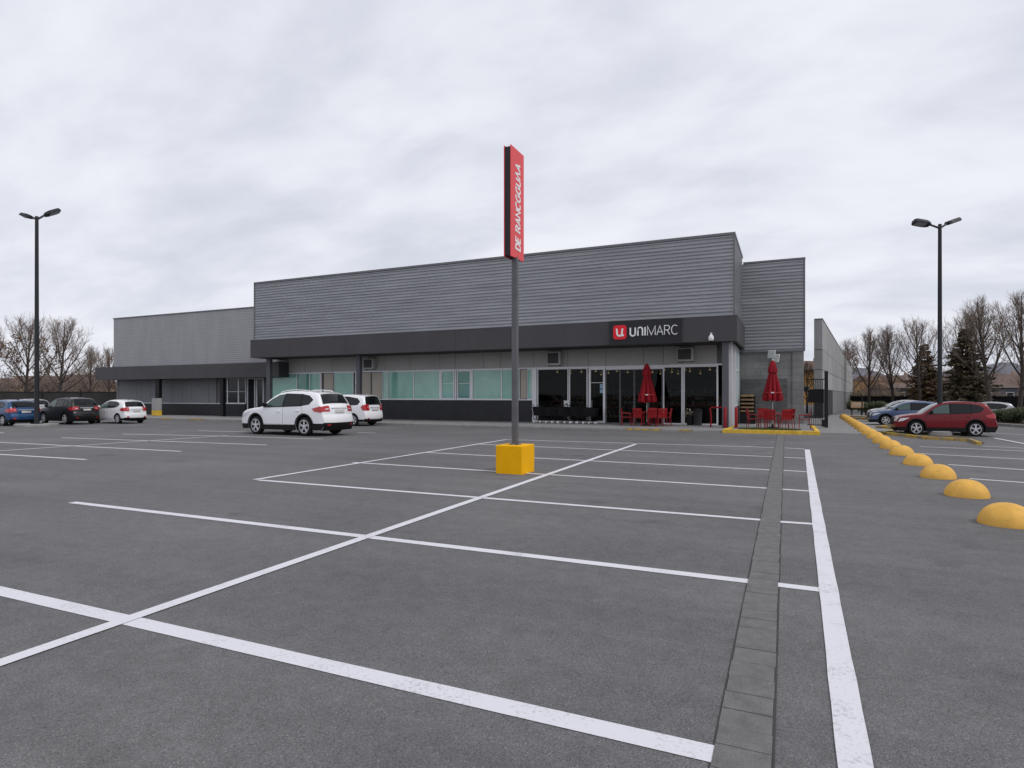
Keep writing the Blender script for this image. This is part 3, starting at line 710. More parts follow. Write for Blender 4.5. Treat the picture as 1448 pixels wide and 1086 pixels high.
# ------------------------------------------------------------------ letters
def arc(cx, cy, rx, ry, a0, a1, n=10): return [(cx+rx*math.cos(R(a0+(a1-a0)*i/n)), cy+ry*math.sin(R(a0+(a1-a0)*i/n))) for i in range(n+1)]
LET = {
 'D': (0.62, [([(0,0),(0,1),(0.28,1)] + arc(0.28,0.5,0.32,0.5,90,-90)[1:] , True)]),
 'E': (0.50, [([(0.5,1),(0,1),(0,0),(0.5,0)], False), ([(0.03,0.52),(0.42,0.52)], False)]),
 'R': (0.58, [([(0,0),(0,1),(0.32,1)] + arc(0.32,0.75,0.22,0.25,90,-90,6)[1:] + [(0.03,0.5)], False), ([(0.30,0.5),(0.56,0)], False)]),
 'A': (0.66, [([(0,0),(0.33,1),(0.66,0)], False), ([(0.13,0.33),(0.53,0.33)], False)]),
 'V': (0.66, [([(0,0),(0.33,1),(0.66,0)], False)]),
 'N': (0.60, [([(0,0),(0,1),(0.60,0),(0.60,1)], False)]),
 'C': (0.64, [(arc(0.36,0.5,0.36,0.5,48,312,14), False)]),
 'G': (0.66, [(arc(0.36,0.5,0.36,0.5,50,330,14) + [(0.68,0.46),(0.42,0.46)], False)]),
 'U': (0.60, [([(0,1),(0,0.3)] + arc(0.3,0.3,0.3,0.3,180,360,8) + [(0.6,0.3),(0.6,1)], False)]),
 'n': (0.56, [([(0,0),(0,0.72)] + arc(0.28,0.70,0.28,0.3,180,0,8) + [(0.56,0.70),(0.56,0)], False)]),
 'I': (0.0, [([(0,0),(0,1)], False)]),
 'M': (0.84, [([(0,0),(0,1),(0.42,0.05),(0.84,1),(0.84,0)], False)]),
}
def letters(mb, text, h, w, gap, o, u, v, nrm, d, shear=0.0, space=0.4):
    x = 0.0; o = Vector(o); k = 0
    for ch in text:
        if ch == ' ': x += space*h; continue
        wd, strokes = LET[ch]
        for j, (pts, cl) in enumerate(strokes):
            P = []
            for p in pts:
                q = (x + p[0]*h + p[1]*shear*h, p[1]*h)
                if not P or (abs(P[-1][0]-q[0]) + abs(P[-1][1]-q[1])) > 1e-4: P.append(q)
            mb.stroke(P, w, o, u, v, nrm, d + 0.002*j, closed=cl)
        x += wd*h + gap*h
    return x
X_, Y_, Z_ = Vector((1,0,0)), Vector((0,1,0)), Vector((0,0,1))
# shop sign on the fascia
SGY = FY - 0.14
s0 = XY(861.5, SGY); s1 = XY(963, SGY)
sg = thing('shop_sign', 'dark shop sign with red badge and white UNIMARC lettering on the canopy fascia', 'shop sign', ((s0+s1)/2, FY, ZF0))
b = MB(); b.box((s0, SGY, ZF0-0.05), (s1, FY-0.012, ZF1-0.0)); b.build('panel', M['sign_dark'], sg, world=True, bevel=0.02)
bx0, bx1 = XY(867.5, SGY), XY(886, SGY); bc = (bx0+bx1)/2; hb = (bx1-bx0)/2; zc = onY(877, 470, SGY).z
def rrect(cx, cz, w, h, r): return [(cx+sx*(w-r)+r*math.cos(R(a)), cz+sz*(h-r)+r*math.sin(R(a))) for sx, sz, a0 in ((1,1,0),(-1,1,90),(-1,-1,180),(1,-1,270)) for a in range(a0, a0+91, 15)]
b = MB(); poly = rrect(bc, zc, hb, hb*1.06, hb*0.42); n_ = len(poly)
b.add([(p[0], SGY-0.05, p[1]) for p in poly] + [(p[0], SGY-0.001, p[1]) for p in poly], [tuple(range(n_))] + [(i, i+n_, (i+1) % n_+n_, (i+1) % n_) for i in range(n_)])
lg = b.build('badge', M['logo_red'], sg, world=True)
b = MB(); k = hb*0.56
b.stroke([(-k*0.85,k*1.0),(-k*0.75,-k*0.1)] + arc(-0.05*k,-k*0.25,0.68*k,0.72*k,180,330,8), hb*0.25, (bc, SGY-0.05, zc), X_, Z_, -Y_, 0.012)
b.stroke([(k*0.75,k*1.0),(k*0.55,-k*0.55),(k*0.75,-k*0.92),(k*1.1,-k*0.75)], hb*0.25, (bc, SGY-0.05, zc), X_, Z_, -Y_, 0.015)
b.build('badge_letter', M['lettering'], lg, world=True)
ux0, ux1 = XY(890.5, SGY), XY(958, SGY)
zb = onY(891, 475.3, SGY).z; H1 = 0.43
mk = MB(); wU = letters(mk, 'UnI', H1, 0.070, 0.31, (ux0+0.04, SGY-0.001, zb), X_, Z_, -Y_, 0.04)
letters(mk, 'MARC', H1*1.08, 0.036, 0.17, (ux0+0.04+wU-0.01, SGY-0.001, zb), X_, Z_, -Y_, 0.04)
xs_ = [v[0] for v in mk.v]; sc = (ux1-ux0)/(max(xs_)-min(xs_)); x00 = min(xs_)
mk.v = [(ux0+(v[0]-x00)*sc, v[1], v[2]) for v in mk.v]
mk.build('lettering', M['lettering'], sg, world=True)

# ------------------------------------------------------------------ pylon sign on its yellow block
PB = Vector((-5.36, 11.98, 0))
blk = thing('yellow_block', 'yellow painted concrete block at the foot of the tall red pylon sign', 'concrete block', PB)
b = MB(); b.box((-0.31,-0.33,-0.02),(0.31,0.35,0.60)); b.build('block_body', M['yellow'], blk, bevel=0.018)
b = MB(); b.lathe([(0.12,0.601),(0.11,0.612),(0.03,0.614)], (0,0,0), 20); b.build('grout_ring', M['kerb'], blk)
py = thing('pylon_sign', 'tall grey steel post carrying a narrow red vertical sign with white lettering', 'pylon sign', PB + Vector((0,0,0.6)))
b = MB(); b.box((-0.06,-0.055,0.012),(0.06,0.055,4.05)); b.build('post', M['pylon'], py, bevel=0.006)
b = MB(); b.box((-0.11,-0.11,0.013),(0.11,0.11,0.026)); b.build('foot_plate', M['pylon'], py)
# sign box: red faces to +X and -X
pz0 = onY(722, 362, 11.7); zS0 = pz0.z - 0.6; zS1 = onY(722.5, 204.5, 11.7).z - 0.6
xr = onY(722.3, 362, 11.67).x - PB.x; y0 = 11.67 - PB.y; y1 = y0 + 0.70; xl = xr - 0.165
b = MB(); b.box((xl+0.0145, y0+0.02, zS0+0.03), (xr-0.0145, y1-0.02, zS1-0.03)); b.build('core', M['sign_dark'], py)
b = MB(); b.box((xr-0.014, y0, zS0), (xr, y1, zS1)); fr_ = b.build('red_panel', M['sign_red'], py, bevel=0.004)
b = MB(); b.box((xl, y0, zS0), (xl+0.014, y1, zS1)); fl_ = b.build('red_panel', M['sign_red'], py, bevel=0.004)
def pylon_text(parent, xx, ydir, nrm, ystart):
    mk = MB(); hT = 0.235
    Ltot = letters(mk, 'DE RANCGGUVA', hT, 0.054, 0.20, (0,0,0), X_, Y_, Z_, 0.004, shear=0.08, space=0.42)
    span = (zS1 - zS0)*0.80; k = span/Ltot
    out = [(xx + nrm*(0.001+v[2]), ystart - ydir*(v[1]), zS0 + (zS1-zS0)*0.085 + v[0]*k) for v in mk.v]
    if nrm*ydir < 0: mk.f = [f[::-1] for f in mk.f]
    mk.v = out; mk.build('lettering', M['lettering'], parent)
# letters read from the foot upwards on both faces
pylon_text(fr_, xr, 1, 1, y0 + 0.49)
pylon_text(fl_, xl, -1, -1, y0 + 0.21)

# ------------------------------------------------------------------ lamp posts
def lamp(loc, H, r, label, arms):
    t = thing('street_lamp', label, 'street lamp', loc, 0, 'double headed lamp posts of the car park')
    b = MB(); b.tube([(0,0,0),(0,0,H*0.5),(0,0,H)], [r*1.15, r*0.95, r*0.8], 12); b.lathe([(r*2.6,0.0),(r*2.6,0.04),(r*1.2,0.05)], (0,0,0), 12); b.build('pole', M['lamp_post'], t, smooth=40)
    for (ang, ln, rise, roll, hl) in arms:
        d = Vector((math.cos(ang), math.sin(ang), 0)); s = Vector((-d.y, d.x, 0)); e = d*ln + Vector((0,0,H-0.12+rise))
        b = MB(); b.tube([(0,0,H-0.16), d*(ln*0.5)+Vector((0,0,H-0.14+rise*0.45)), e], [r*0.6,r*0.5,r*0.5], 8); arm = b.build('arm', M['lamp_post'], t, smooth=40)
        ax = (d + Vector((0,0,rise/ln*0.75))).normalized(); sd_ = (s*math.cos(roll) + Vector((0,0,1))*math.sin(roll)).normalized(); nn = ax.cross(sd_).normalized()
        hw_, th = hl*0.30, hl*0.17
        prof = [(0,0.55),(0.12,0.8),(0.3,1.0),(0.8,1.0),(0.95,0.85),(1.0,0.6)]
        h = MB(); vs = []
        for u, k in prof:
            c = e + ax*(u*hl)
            vs += [c - sd_*hw_*k - nn*th*0.4, c + sd_*hw_*k - nn*th*0.4, c + sd_*hw_*k*0.72 + nn*th*(0.3+0.5*k), c - sd_*hw_*k*0.72 + nn*th*(0.3+0.5*k)]
        fs = [(4*i+q, 4*i+(q+1) % 4, 4*i+4+(q+1) % 4, 4*i+4+q) for i in range(len(prof)-1) for q in range(4)] + [(3,2,1,0), tuple(4*(len(prof)-1)+q for q in range(4))]
        h.add(vs, fs); hd_ = h.build('lamp_head', M['lamp_post'], arm)
        l = MB(); c = e + ax*(0.58*hl) - nn*(th*0.4+0.012); l.obox(c, ax*hl*0.3, sd_*hw_*0.72, nn*0.01); l.build('lens', mat('lamp_lens', (0.30,0.30,0.31), 0.2), hd_)
LR = G(1329, 616)
left_cam = math.atan2(-RT.y, -RT.x); right_cam = math.atan2(RT.y, RT.x)
foot = MB(); foot.lathe([(0.44,-0.02),(0.44,0.17),(0.40,0.20),(0.02,0.205)], LR, 20); struct(foot.build('lamp_foundation', M['kerb'], smooth=40))
HRr = 1.65 + (560-317)/857*1414/56; HLl = 1.65 + (560-306)/857*1414/42.5
lamp(LR + Vector((0,0,0.2)), HRr-0.2, 0.085, 'double headed lamp post on the yellow kerbed island beside the red car', ((left_cam, 0.42, 0.10, 0.25, 0.70), (right_cam+0.35, 0.42, 0.18, -0.1, 0.72)))
lamp(LL + Vector((0,0,0.12)), HLl-0.12, 0.105, 'double headed lamp post on a low round kerb between the blue and black cars', ((left_cam-0.2, 0.34, 0.10, 0.25, 0.70), (right_cam+0.9, 0.36, 0.28, -0.35, 0.80)))

# ------------------------------------------------------------------ yellow half domes
def dome_proto():
    b = MB(); n1_, n2_ = 28, 10; prof = []
    for i in range(n2_+1):
        a_ = R(90*i/n2_); prof.append((0.31*math.cos(a_)**0.92 if i < n2_ else 0.004, 0.275*math.sin(a_)))
    b.lathe([(0.312,-0.02),(0.312,0.012)] + prof[1:], (0,0,0), n1_)
    return b.build('dome_bollard', M['dome'], smooth=60)
dproto = None
words = ['nearest', 'second', 'third', 'fourth', 'fifth', 'sixth', 'seventh', 'eighth', 'ninth', 'tenth', 'eleventh', 'twelfth', 'thirteenth', 'fourteenth', 'fifteenth', 'sixteenth', 'seventeenth', 'eighteenth', 'nineteenth']
dome_px = [(1424,745.5),(1367,704),(1326.5,677.3),(1298,658.6),(1275,644.3),(1259.5,635)]
pos = []
for (px, pyy) in dome_px:
    q = G(px, pyy); q2 = q + (q - EYE).to_2d().to_3d().normalized()*0.24; pos.append(q2)
stepv = (pos[5]-pos[1])/4
stepv = (pos[-1]-pos[0])/5
far = place(1193, 46)
nrest = 12
for i in range(1, nrest+1): pos.append(pos[5].lerp(far, i/nrest))
for i, p in enumerate(pos):
    if dproto is None: o = dproto = dome_proto()
    else: o = dproto.copy(); COL.objects.link(o)
    o.location = (p.x, p.y, 0); o.rotation_euler = (0, 0, i*1.3)
    tag(o, 'yellow half dome bollard, the %s in the row counted from the camera' % words[i] if i else 'yellow half dome bollard nearest the camera, cut by the frame edge', 'bollard', 'yellow dome bollards in a row')

# ------------------------------------------------------------------ cars
PROF = {
 'suv': dict(L=4.55, W=1.86, H=1.68, wb=2.66, fo=0.92, wr=0.36, belt0=1.03, belt1=1.14,
   top=[(0.10,0.24),(0.02,0.36),(0.0,0.55),(0.03,0.72),(0.12,0.86),(0.35,0.96),(0.8,1.03),(1.2,1.08),(1.5,1.28),(1.85,1.50),(2.15,1.605),(2.6,1.67),(3.2,1.67),(3.8,1.62),(4.06,1.57),(4.20,1.40),(4.33,1.18),(4.40,1.08),(4.44,0.95),(4.46,0.82),(4.51,0.72),(4.54,0.60),(4.53,0.42),(4.44,0.26)],
   g=[[(1.42,1.09),(2.42,1.11),(2.42,1.545),(2.12,1.515),(1.78,1.36)],[(2.50,1.115),(3.36,1.14),(3.36,1.55),(2.50,1.57)],[(3.41,1.145),(3.80,1.21),(3.94,1.36),(3.72,1.50),(3.41,1.545)]],
   cow=(1.22,2.02), rear=(1.52,1.17), doors=(1.34,2.46,3.45), tail=(0.90,1.10), tailside=3.98, clad=True),
 'hatch': dict(L=4.05, W=1.74, H=1.48, wb=2.52, fo=0.80, wr=0.31, belt0=0.92, belt1=1.02,
   top=[(0.10,0.20),(0.02,0.32),(0.0,0.48),(0.04,0.62),(0.14,0.74),(0.4,0.84),(0.8,0.91),(1.05,0.95),(1.4,1.16),(1.75,1.34),(2.05,1.43),(2.4,1.475),(2.9,1.47),(3.4,1.41),(3.66,1.36),(3.80,1.20),(3.90,1.02),(3.95,0.94),(3.98,0.82),(3.99,0.70),(4.03,0.60),(4.05,0.50),(4.03,0.36),(3.94,0.22)],
   g=[[(1.22,0.97),(2.18,1.0),(2.18,1.37),(1.96,1.345),(1.62,1.21)],[(2.26,1.0),(2.98,1.02),(2.98,1.36),(2.26,1.39)],[(3.03,1.03),(3.30,1.08),(3.44,1.2),(3.28,1.31),(3.03,1.35)]],
   cow=(1.08,1.95), rear=(1.32,1.03), doors=(1.14,2.22,3.02), tail=(0.78,1.00), tailside=3.58, clad=False),
 'mpv': dict(L=4.25, W=1.76, H=1.66, wb=2.62, fo=0.84, wr=0.32, belt0=1.0, belt1=1.10,
   top=[(0.10,0.22),(0.02,0.34),(0.0,0.52),(0.04,0.68),(0.14,0.82),(0.4,0.93),(0.75,0.99),(1.0,1.04),(1.35,1.28),(1.7,1.49),(2.0,1.59),(2.4,1.65),(3.0,1.66),(3.6,1.63),(3.96,1.58),(4.05,1.40),(4.12,1.20),(4.15,1.08),(4.17,0.95),(4.18,0.80),(4.22,0.70),(4.25,0.56),(4.24,0.40),(4.15,0.25)],
   g=[[(1.22,1.05),(2.18,1.08),(2.18,1.53),(1.9,1.49),(1.55,1.33)],[(2.26,1.08),(3.06,1.10),(3.06,1.54),(2.26,1.56)],[(3.12,1.11),(3.72,1.15),(3.84,1.3),(3.66,1.46),(3.12,1.535)]],
   cow=(1.02,1.9), rear=(1.53,1.12), doors=(1.14,2.22,3.09), tail=(0.84,1.14), tailside=3.96, clad=False),
}
def crspline(P, k=4):
    out = []
    for i in range(len(P)-1):
        p0, p1, p2, p3 = P[max(i-1,0)], P[i], P[i+1], P[min(i+2,len(P)-1)]
        for j in range(k):
            t = j/k
            out.append(tuple(0.5*((2*p1[c])+(-p0[c]+p2[c])*t+(2*p0[c]-5*p1[c]+4*p2[c]-p3[c])*t*t+(-p0[c]+3*p1[c]-3*p2[c]+p3[c])*t**3)*1.0 for c in (0,1)))
    out.append(P[-1]); return out

def make_car(label, kind, paint, near, npx, heading, scale=(1,1,1), group='cars parked on the asphalt lot', glass='car_glass', category='car', rails=False, dark_bumper=True, wheel_side='rear', spokes=5, loc=None, front_dark=False):
    P = PROF[kind]; L, W, H = P['L'], P['W'], P['H']; wb = P['wb']; wr = P['wr']
    T = crspline(P['top'], 4); nT = len(T)
    def belt(x): return P['belt0'] + (P['belt1']-P['belt0'])*min(1, max(0, (x-1.0)/(L-1.4)))
    def wid(x, z):
        u = abs(2*x/L-1); tp = 1 - 0.045*u**2.5 - 0.075*u**7
        bz = belt(x)
        if z < bz:
            q = (z-0.62*bz)/(0.62*bz); k = 1 - 0.045*q*q
        else: k = 0.983 - 0.245*((z-bz)/(H-bz))**1.15
        return W/2*tp*k
    zmin = 0.21
    # matched bottom points
    run = []; mx = 0.14
    for i, t in enumerate(T):
        mx = max(mx + 0.0008, min(t[0], L-0.16 + i*0.0004)); run.append(mx)
    nrm = []
    for i in range(nT):
        a, b = T[max(i-1,0)], T[min(i+1,nT-1)]; dx, dz = b[0]-a[0], b[1]-a[1]; l = math.hypot(dx,dz) or 1
        nrm.append((-dz/l, dx/l))
    def crown(i, s):
        c = 0.035 + 0.085*abs(nrm[i][0])**2
        return c*(1-abs(s)**2.2)
    LX = lambda x: L/2 - x              # local X: forward positive
    def topP(i, s, off=0.0):
        x, z = T[i]; n = nrm[i]; c = crown(i, s) + off
        return Vector((LX(x+n[0]*c), s*wid(x, z), z+n[1]*c))
    r = 0.05
    body = MB(); rings = []; nv = 9
    for i in range(nT):
        tx, tz = T[i]; bxp = run[i]; n = nrm[i]; ring = []
        def sidepts():
            o = []
            for j in range(nv):
                v = j/(nv-1)
                x = bxp + (tx-bxp)*v; z = zmin + (tz-zmin)*v; w = wid(x, z)
                if j == nv-1:
                    x -= n[0]*0.04; z -= n[1]*0.04; w = wid(x,z)
                if j == 0: w *= 0.97
                o.append((x, w, z))
            w = wid(tx, tz); o.append((tx-n[0]*0.012, w-0.014, tz-n[1]*0.012)); return o
        sp = sidepts()
        ss = [0.95, 0.8, 0.55, 0.28, 0, -0.28, -0.55, -0.8, -0.95]
        ring = [Vector((LX(x), w, z)) for x, w, z in sp] + [topP(i, s) for s in ss] + [Vector((LX(x), -w, z)) for x, w, z in sp[::-1]]
        rings.append(ring)
    k = len(rings[0]); vs = [p for rg in rings for p in rg]; fs = []
    for i in range(nT-1):
        for j in range(k):
            j2 = (j+1) % k; fs.append((i*k+j, i*k+j2, (i+1)*k+j2, (i+1)*k+j))
    fs.append(tuple(range(k))[::-1]); fs.append(tuple((nT-1)*k+j for j in range(k)))
    body.add(vs, fs)
    for sx in scale: pass
    root = thing('parked_car', label, category, (0,0,0), 0, group)
    bo = body.build('body', [paint, M['car_black']], None)
    # outward faces, then wheel arches cut out
    import bmesh
    bm = bmesh.new(); bm.from_mesh(bo.data); bmesh.ops.recalc_face_normals(bm, faces=bm.faces); bm.to_mesh(bo.data); bm.free()
    xf, xr = LX(P['fo']), LX(P['fo']+wb)
    cut = MB()
    for wx in (xf, xr):
        for s in (1, -1):
            c = MB(); n_ = 28; ra = wr*1.17; y0, y1 = s*(W/2-0.34), s*(W/2+0.25)
            v = [(wx+ra*math.cos(2*math.pi*q/n_), yy, wr+0.01+ra*math.sin(2*math.pi*q/n_)) for yy in (y0,y1) for q in range(n_)]
            f = [tuple(range(n_)), tuple(range(n_,2*n_))[::-1]] + [(q, n_+q, n_+(q+1) % n_, (q+1) % n_) for q in range(n_)]
            cut.add(v, f, 1)
    co = cut.build('cutter', [paint, M['car_black']], None)
    bm = bmesh.new(); bm.from_mesh(co.data); bmesh.ops.recalc_face_normals(bm, faces=bm.faces); bm.to_mesh(co.data); bm.free()
    md = bo.modifiers.new('arches', 'BOOLEAN'); md.operation = 'DIFFERENCE'; md.object = co; md.solver = 'EXACT'
    dg = bpy.context.evaluated_depsgraph_get(); me = bpy.data.meshes.new_from_object(bo.evaluated_get(dg))
    bo.modifiers.clear(); old = bo.data; bo.data = me; me.name = 'body'
    bpy.data.objects.remove(co)
    me.polygons.foreach_set('use_smooth', [True]*len(me.polygons)); me.set_sharp_from_angle(angle=R(38)); me.update()
    for f_ in me.polygons:
        if f_.center.z < 0.25 or (f_.normal.z < -0.5 and f_.center.z < 0.4): f_.material_index = 1
    bo.parent = root
    # patches -----------------------------------------------------
    def side_poly(mb, poly, off, m=0, both=True, nx=8, nz=4):
        # fill by vertical columns between lower and upper outline
        xs = [p[0] for p in poly]; x0, x1 = min(xs), max(xs)
        def bounds(x):
            zs = []
            for a in range(len(poly)):
                p, q = poly[a], poly[(a+1) % len(poly)]
                if (p[0]-x)*(q[0]-x) <= 0 and abs(p[0]-q[0]) > 1e-9:
                    zs.append(p[1]+(q[1]-p[1])*(x-p[0])/(q[0]-p[0]))
            return (min(zs), max(zs)) if zs else (poly[0][1], poly[0][1])
        cols = sorted(set([x0+(x1-x0)*q/nx for q in range(nx+1)] + xs))
        for s in ((1,-1) if both else (1,)):
            vs = []
            for x in cols:
                xq = min(max(x, x0+1e-4), x1-1e-4); lo, hi = bounds(xq)
                for q in range(nz+1):
                    z = lo+(hi-lo)*q/nz; vs.append((LX(x), s*(wid(x,z)+off), z))
            n_ = nz+1
            fs = [(a*n_+q, a*n_+q+1, (a+1)*n_+q+1, (a+1)*n_+q) for a in range(len(cols)-1) for q in range(nz)]
            if s > 0: fs = [f[::-1] for f in fs]
            mb.add(vs, [f[::-1] for f in fs], m)
    def idx_x(x, lo=0):   # first top index past x on the front half
        return min(range(nT), key=lambda i: abs(T[i][0]-x) + (10 if T[i][1] < 0.6 else 0))
    def top_patch(mb, i0, i1, s0, s1, off, m=0, ns=8, taper=0.0):
        vs = []; st = list(range(i0, i1+1))
        for a, i in enumerate(st):
            tt = a/max(1,len(st)-1)
            for q in range(ns+1):
                s = s0+(s1-s0)*q/ns; s *= 1 - taper*(1-tt)
                vs.append(topP(i, s, off))
        n_ = ns+1
        mb.add(vs, [(a*n_+q, a*n_+q+1, (a+1)*n_+q+1, (a+1)*n_+q) for a in range(len(st)-1) for q in range(ns)], m)
    def rear_i(z):
        half = [i for i in range(nT) if T[i][0] > L*0.8]
        return min(half, key=lambda i: abs(T[i][1]-z))
    def front_i(z):
        half = [i for i in range(nT) if T[i][0] < L*0.2]
        return min(half, key=lambda i: abs(T[i][1]-z))
    G_ = M[glass]
    def side_obj(name, polys, off, m_, nx=8):
        for s in (1, -1):
            b_ = MB()
            for po in polys: side_poly(b_, po, off, both=False, nx=nx)
            if s < 0: b_.v = [(v[0],-v[1],v[2]) for v in b_.v]; b_.f = [f[::-1] for f in b_.f]
            b_.build(name, m_, bo, smooth=60)
    def corner(mb, i0, i1, s, off, m=0):
        vs = []
        for i in range(i0, i1+1):
            tx, tz = T[i]; n = nrm[i]; w = wid(tx, tz)
            a = Vector((LX(tx-n[0]*0.045), s*(w+off), tz-n[1]*0.045)); b_ = Vector((LX(tx+n[0]*(off-0.012)), s*(w-0.012+off), tz+n[1]*(off-0.012))); c_ = topP(i, 0.90*s, off)
            vs += [a, b_, c_]
        mb.add(vs, [(3*q+k_, 3*q+k_+1, 3*q+k_+4, 3*q+k_+3) for q in range(i1-i0) for k_ in (0,1)], m)
    # doors: dark gap strip with the panels standing 4 mm proud of it
    d0, d1, d2 = P['doors']; zlo = 0.42 if P['clad'] else 0.34
    xe = min(d2, P['fo']+wb-wr*1.3)
    ra = wr*(1.30 if P['clad'] else 1.21); xc = P['fo']+wb
    def arcpts(gr_):
        a0 = math.asin(min(1, max(-1, (zlo+gr_-wr)/(ra+gr_)))); ed = d2 - gr_
        a1 = math.acos(min(1, max(-1, (xc-ed)/(ra+gr_)))) if xc-ed < ra+gr_ else a0
        return [(min(ed, xc-(ra+gr_)*math.cos(a0+(a1-a0)*q/6)), wr+(ra+gr_)*math.sin(a0+(a1-a0)*q/6)) for q in range(7)] if a1 > a0 + 0.01 else [(ed, zlo+gr_)]
    side_obj('door_gap', [[(d0,zlo)] + arcpts(0.0) + [(d2,belt(d2)),(d0,belt(d0))]], 0.002, M['car_black'], 10)
    for (a, e) in ((d0, d1), (d1, d2)):
        for s in (1, -1):
            pm = MB(); lowr = zlo+0.30 if e == d2 else zlo
            pts = [(a+0.006,zlo+0.008)] + (arcpts(0.008) if e == d2 else [(e-0.006,zlo+0.008)]) + [(e-0.006,belt(e)-0.002),(a+0.006,belt(a)-0.002)]
            side_poly(pm, pts, 0.006, both=False, nx=8, nz=6)
            if s < 0: pm.v = [(v[0],-v[1],v[2]) for v in pm.v]; pm.f = [f[::-1] for f in pm.f]
            do = pm.build('door', paint, bo, smooth=60)
            hm = MB(); hx = e-0.20; hz = belt(e)-0.17; hm.box((LX(hx)-0.10, s*(wid(hx,hz)+0.004), hz-0.012), (LX(hx)+0.10, s*(wid(hx,hz)+0.035), hz+0.018)); hm.build('handle', paint, do, bevel=0.008)
    # windows
    fpolys = []
    for gpoly in P['g']:
        cxx = sum(p[0] for p in gpoly)/len(gpoly); czz = sum(p[1] for p in gpoly)/len(gpoly)
        fpolys = [[(cxx+(p[0]-cxx)*1.12, czz+(p[1]-czz)*1.13) for p in gpoly]]; side_obj('window_surround', fpolys, 0.006, M['car_black'], 10)
    for gi, gpoly in enumerate(P['g']):
        side_obj('side_window', [gpoly], 0.011, M['car_glass_light'] if (gi == 0 and glass == 'car_glass') else G_, 10)
    ws = MB(); i0, i1 = idx_x(P['cow'][0]), idx_x(P['cow'][1]); top_patch(ws, i0, i1, -0.88, 0.88, 0.006, ns=12); ws.build('windscreen', M['car_glass_light'], bo, smooth=60)
    rw = MB(); j0, j1 = rear_i(P['rear'][0]), rear_i(P['rear'][1]); top_patch(rw, j0, j1, -0.84, 0.84, 0.006, ns=12, taper=-0.0); rw.build('rear_window', M['car_glass'], bo, smooth=60)
    sp = MB(); top_patch(sp, max(j0-4,0), max(j0-1,1), -0.80, 0.80, 0.02, ns=8); sp.build('spoiler', paint, bo, smooth=60)
    wp = MB(); ji = rear_i((P['rear'][1])+0.02); wp.tube([topP(ji, 0, 0.02), topP(rear_i(P['rear'][1]+0.05), 0.22, 0.025), topP(rear_i(P['rear'][1]+0.06), 0.42, 0.02)], 0.012, 6); wp.build('wiper', M['car_black'], bo)
    # lamps
    t0, t1 = rear_i(P['tail'][1]), rear_i(P['tail'][0])
    for s in (1, -1):
        tm = MB(); top_patch(tm, t0, t1, 0.60*s, 0.91*s, 0.016, ns=5, taper=0.0); corner(tm, t0, t1, s, 0.016)
        poly = [(P['tailside'],(P['tail'][0]+P['tail'][1])/2+0.03),(T[t0][0]-0.02,P['tail'][1]+0.02),(T[t1][0]-0.02,P['tail'][0]-0.02),(P['tailside']+0.10,P['tail'][0]+0.03)]
        q = MB(); side_poly(q, poly, 0.014, both=False, nx=6, nz=3)
        tm.add([(v[0], s*v[1], v[2]) for v in q.v], [f if s > 0 else f[::-1] for f in q.f])
        to = tm.build('tail_light', M['tail'], bo, smooth=60)
        im = MB(); tq = (t0+t1)//2; top_patch(im, tq, min(tq+1, t1), 0.66*s, (0.84 if kind == 'suv' else 0.74)*s, 0.021, ns=3); im.build('reversing_lamp', M['lamp_clear'], to)
        f0, f1 = front_i(P['belt0']*0.66), front_i(P['belt0']*0.84)
        lm = MB(); top_patch(lm, f0, f1, 0.52*s, 0.97*s, 0.012, ns=5)
        poly = [(T[f0][0]+0.05,P['belt0']*0.65),(0.30,P['belt0']*0.70),(0.62,P['belt0']*0.86),(0.30,P['belt0']*0.84),(T[f1][0]+0.03,P['belt0']*0.80)]
        q = MB(); side_poly(q, poly, 0.010, both=False, nx=6, nz=3)
        lm.add([(v[0], s*v[1], v[2]) for v in q.v], [f if s > 0 else f[::-1] for f in q.f])
        lm.build('headlight', M['lamp_clear'], bo, smooth=60)
    gr = MB(); top_patch(gr, front_i(0.50*P['belt0']), front_i(0.78*P['belt0']), -0.46, 0.46, 0.010, ns=8); gr.build('grille', M['car_black'], bo, smooth=60)
    # bumpers and cladding
    bz = 0.50 if P['clad'] else 0.38
    bl = MB(); top_patch(bl, rear_i(bz), nT-1, -0.91, 0.91, 0.012, ns=12); corner(bl, rear_i(bz), nT-1, 1, 0.012); corner(bl, rear_i(bz), nT-1, -1, 0.012)
    side_poly(bl, [(P['fo']+wb+wr*1.24,0.225),(L-0.105,0.23),(L-0.03,bz-0.02),(P['fo']+wb+wr*1.12,bz-0.02)], 0.010, nx=6)
    bl.build('rear_bumper', M['car_black'], bo, smooth=60)
    fl = MB(); top_patch(fl, 0, front_i(bz-0.08), -0.91, 0.91, 0.012, ns=12); corner(fl, 0, front_i(bz-0.08), 1, 0.012); corner(fl, 0, front_i(bz-0.08), -1, 0.012)
    side_poly(fl, [(0.10,0.225),(P['fo']-wr*1.24,0.225),(P['fo']-wr*1.14,bz-0.08),(0.05,bz-0.08)], 0.010, nx=6)
    fl.build('front_bumper', M['car_black'], bo, smooth=60)
    rf = MB()
    for s in (1,-1): top_patch(rf, rear_i(0.46), rear_i(0.40), 0.66*s, 0.84*s, 0.017, ns=3)
    rf.build('reflector', M['tail'], bo)
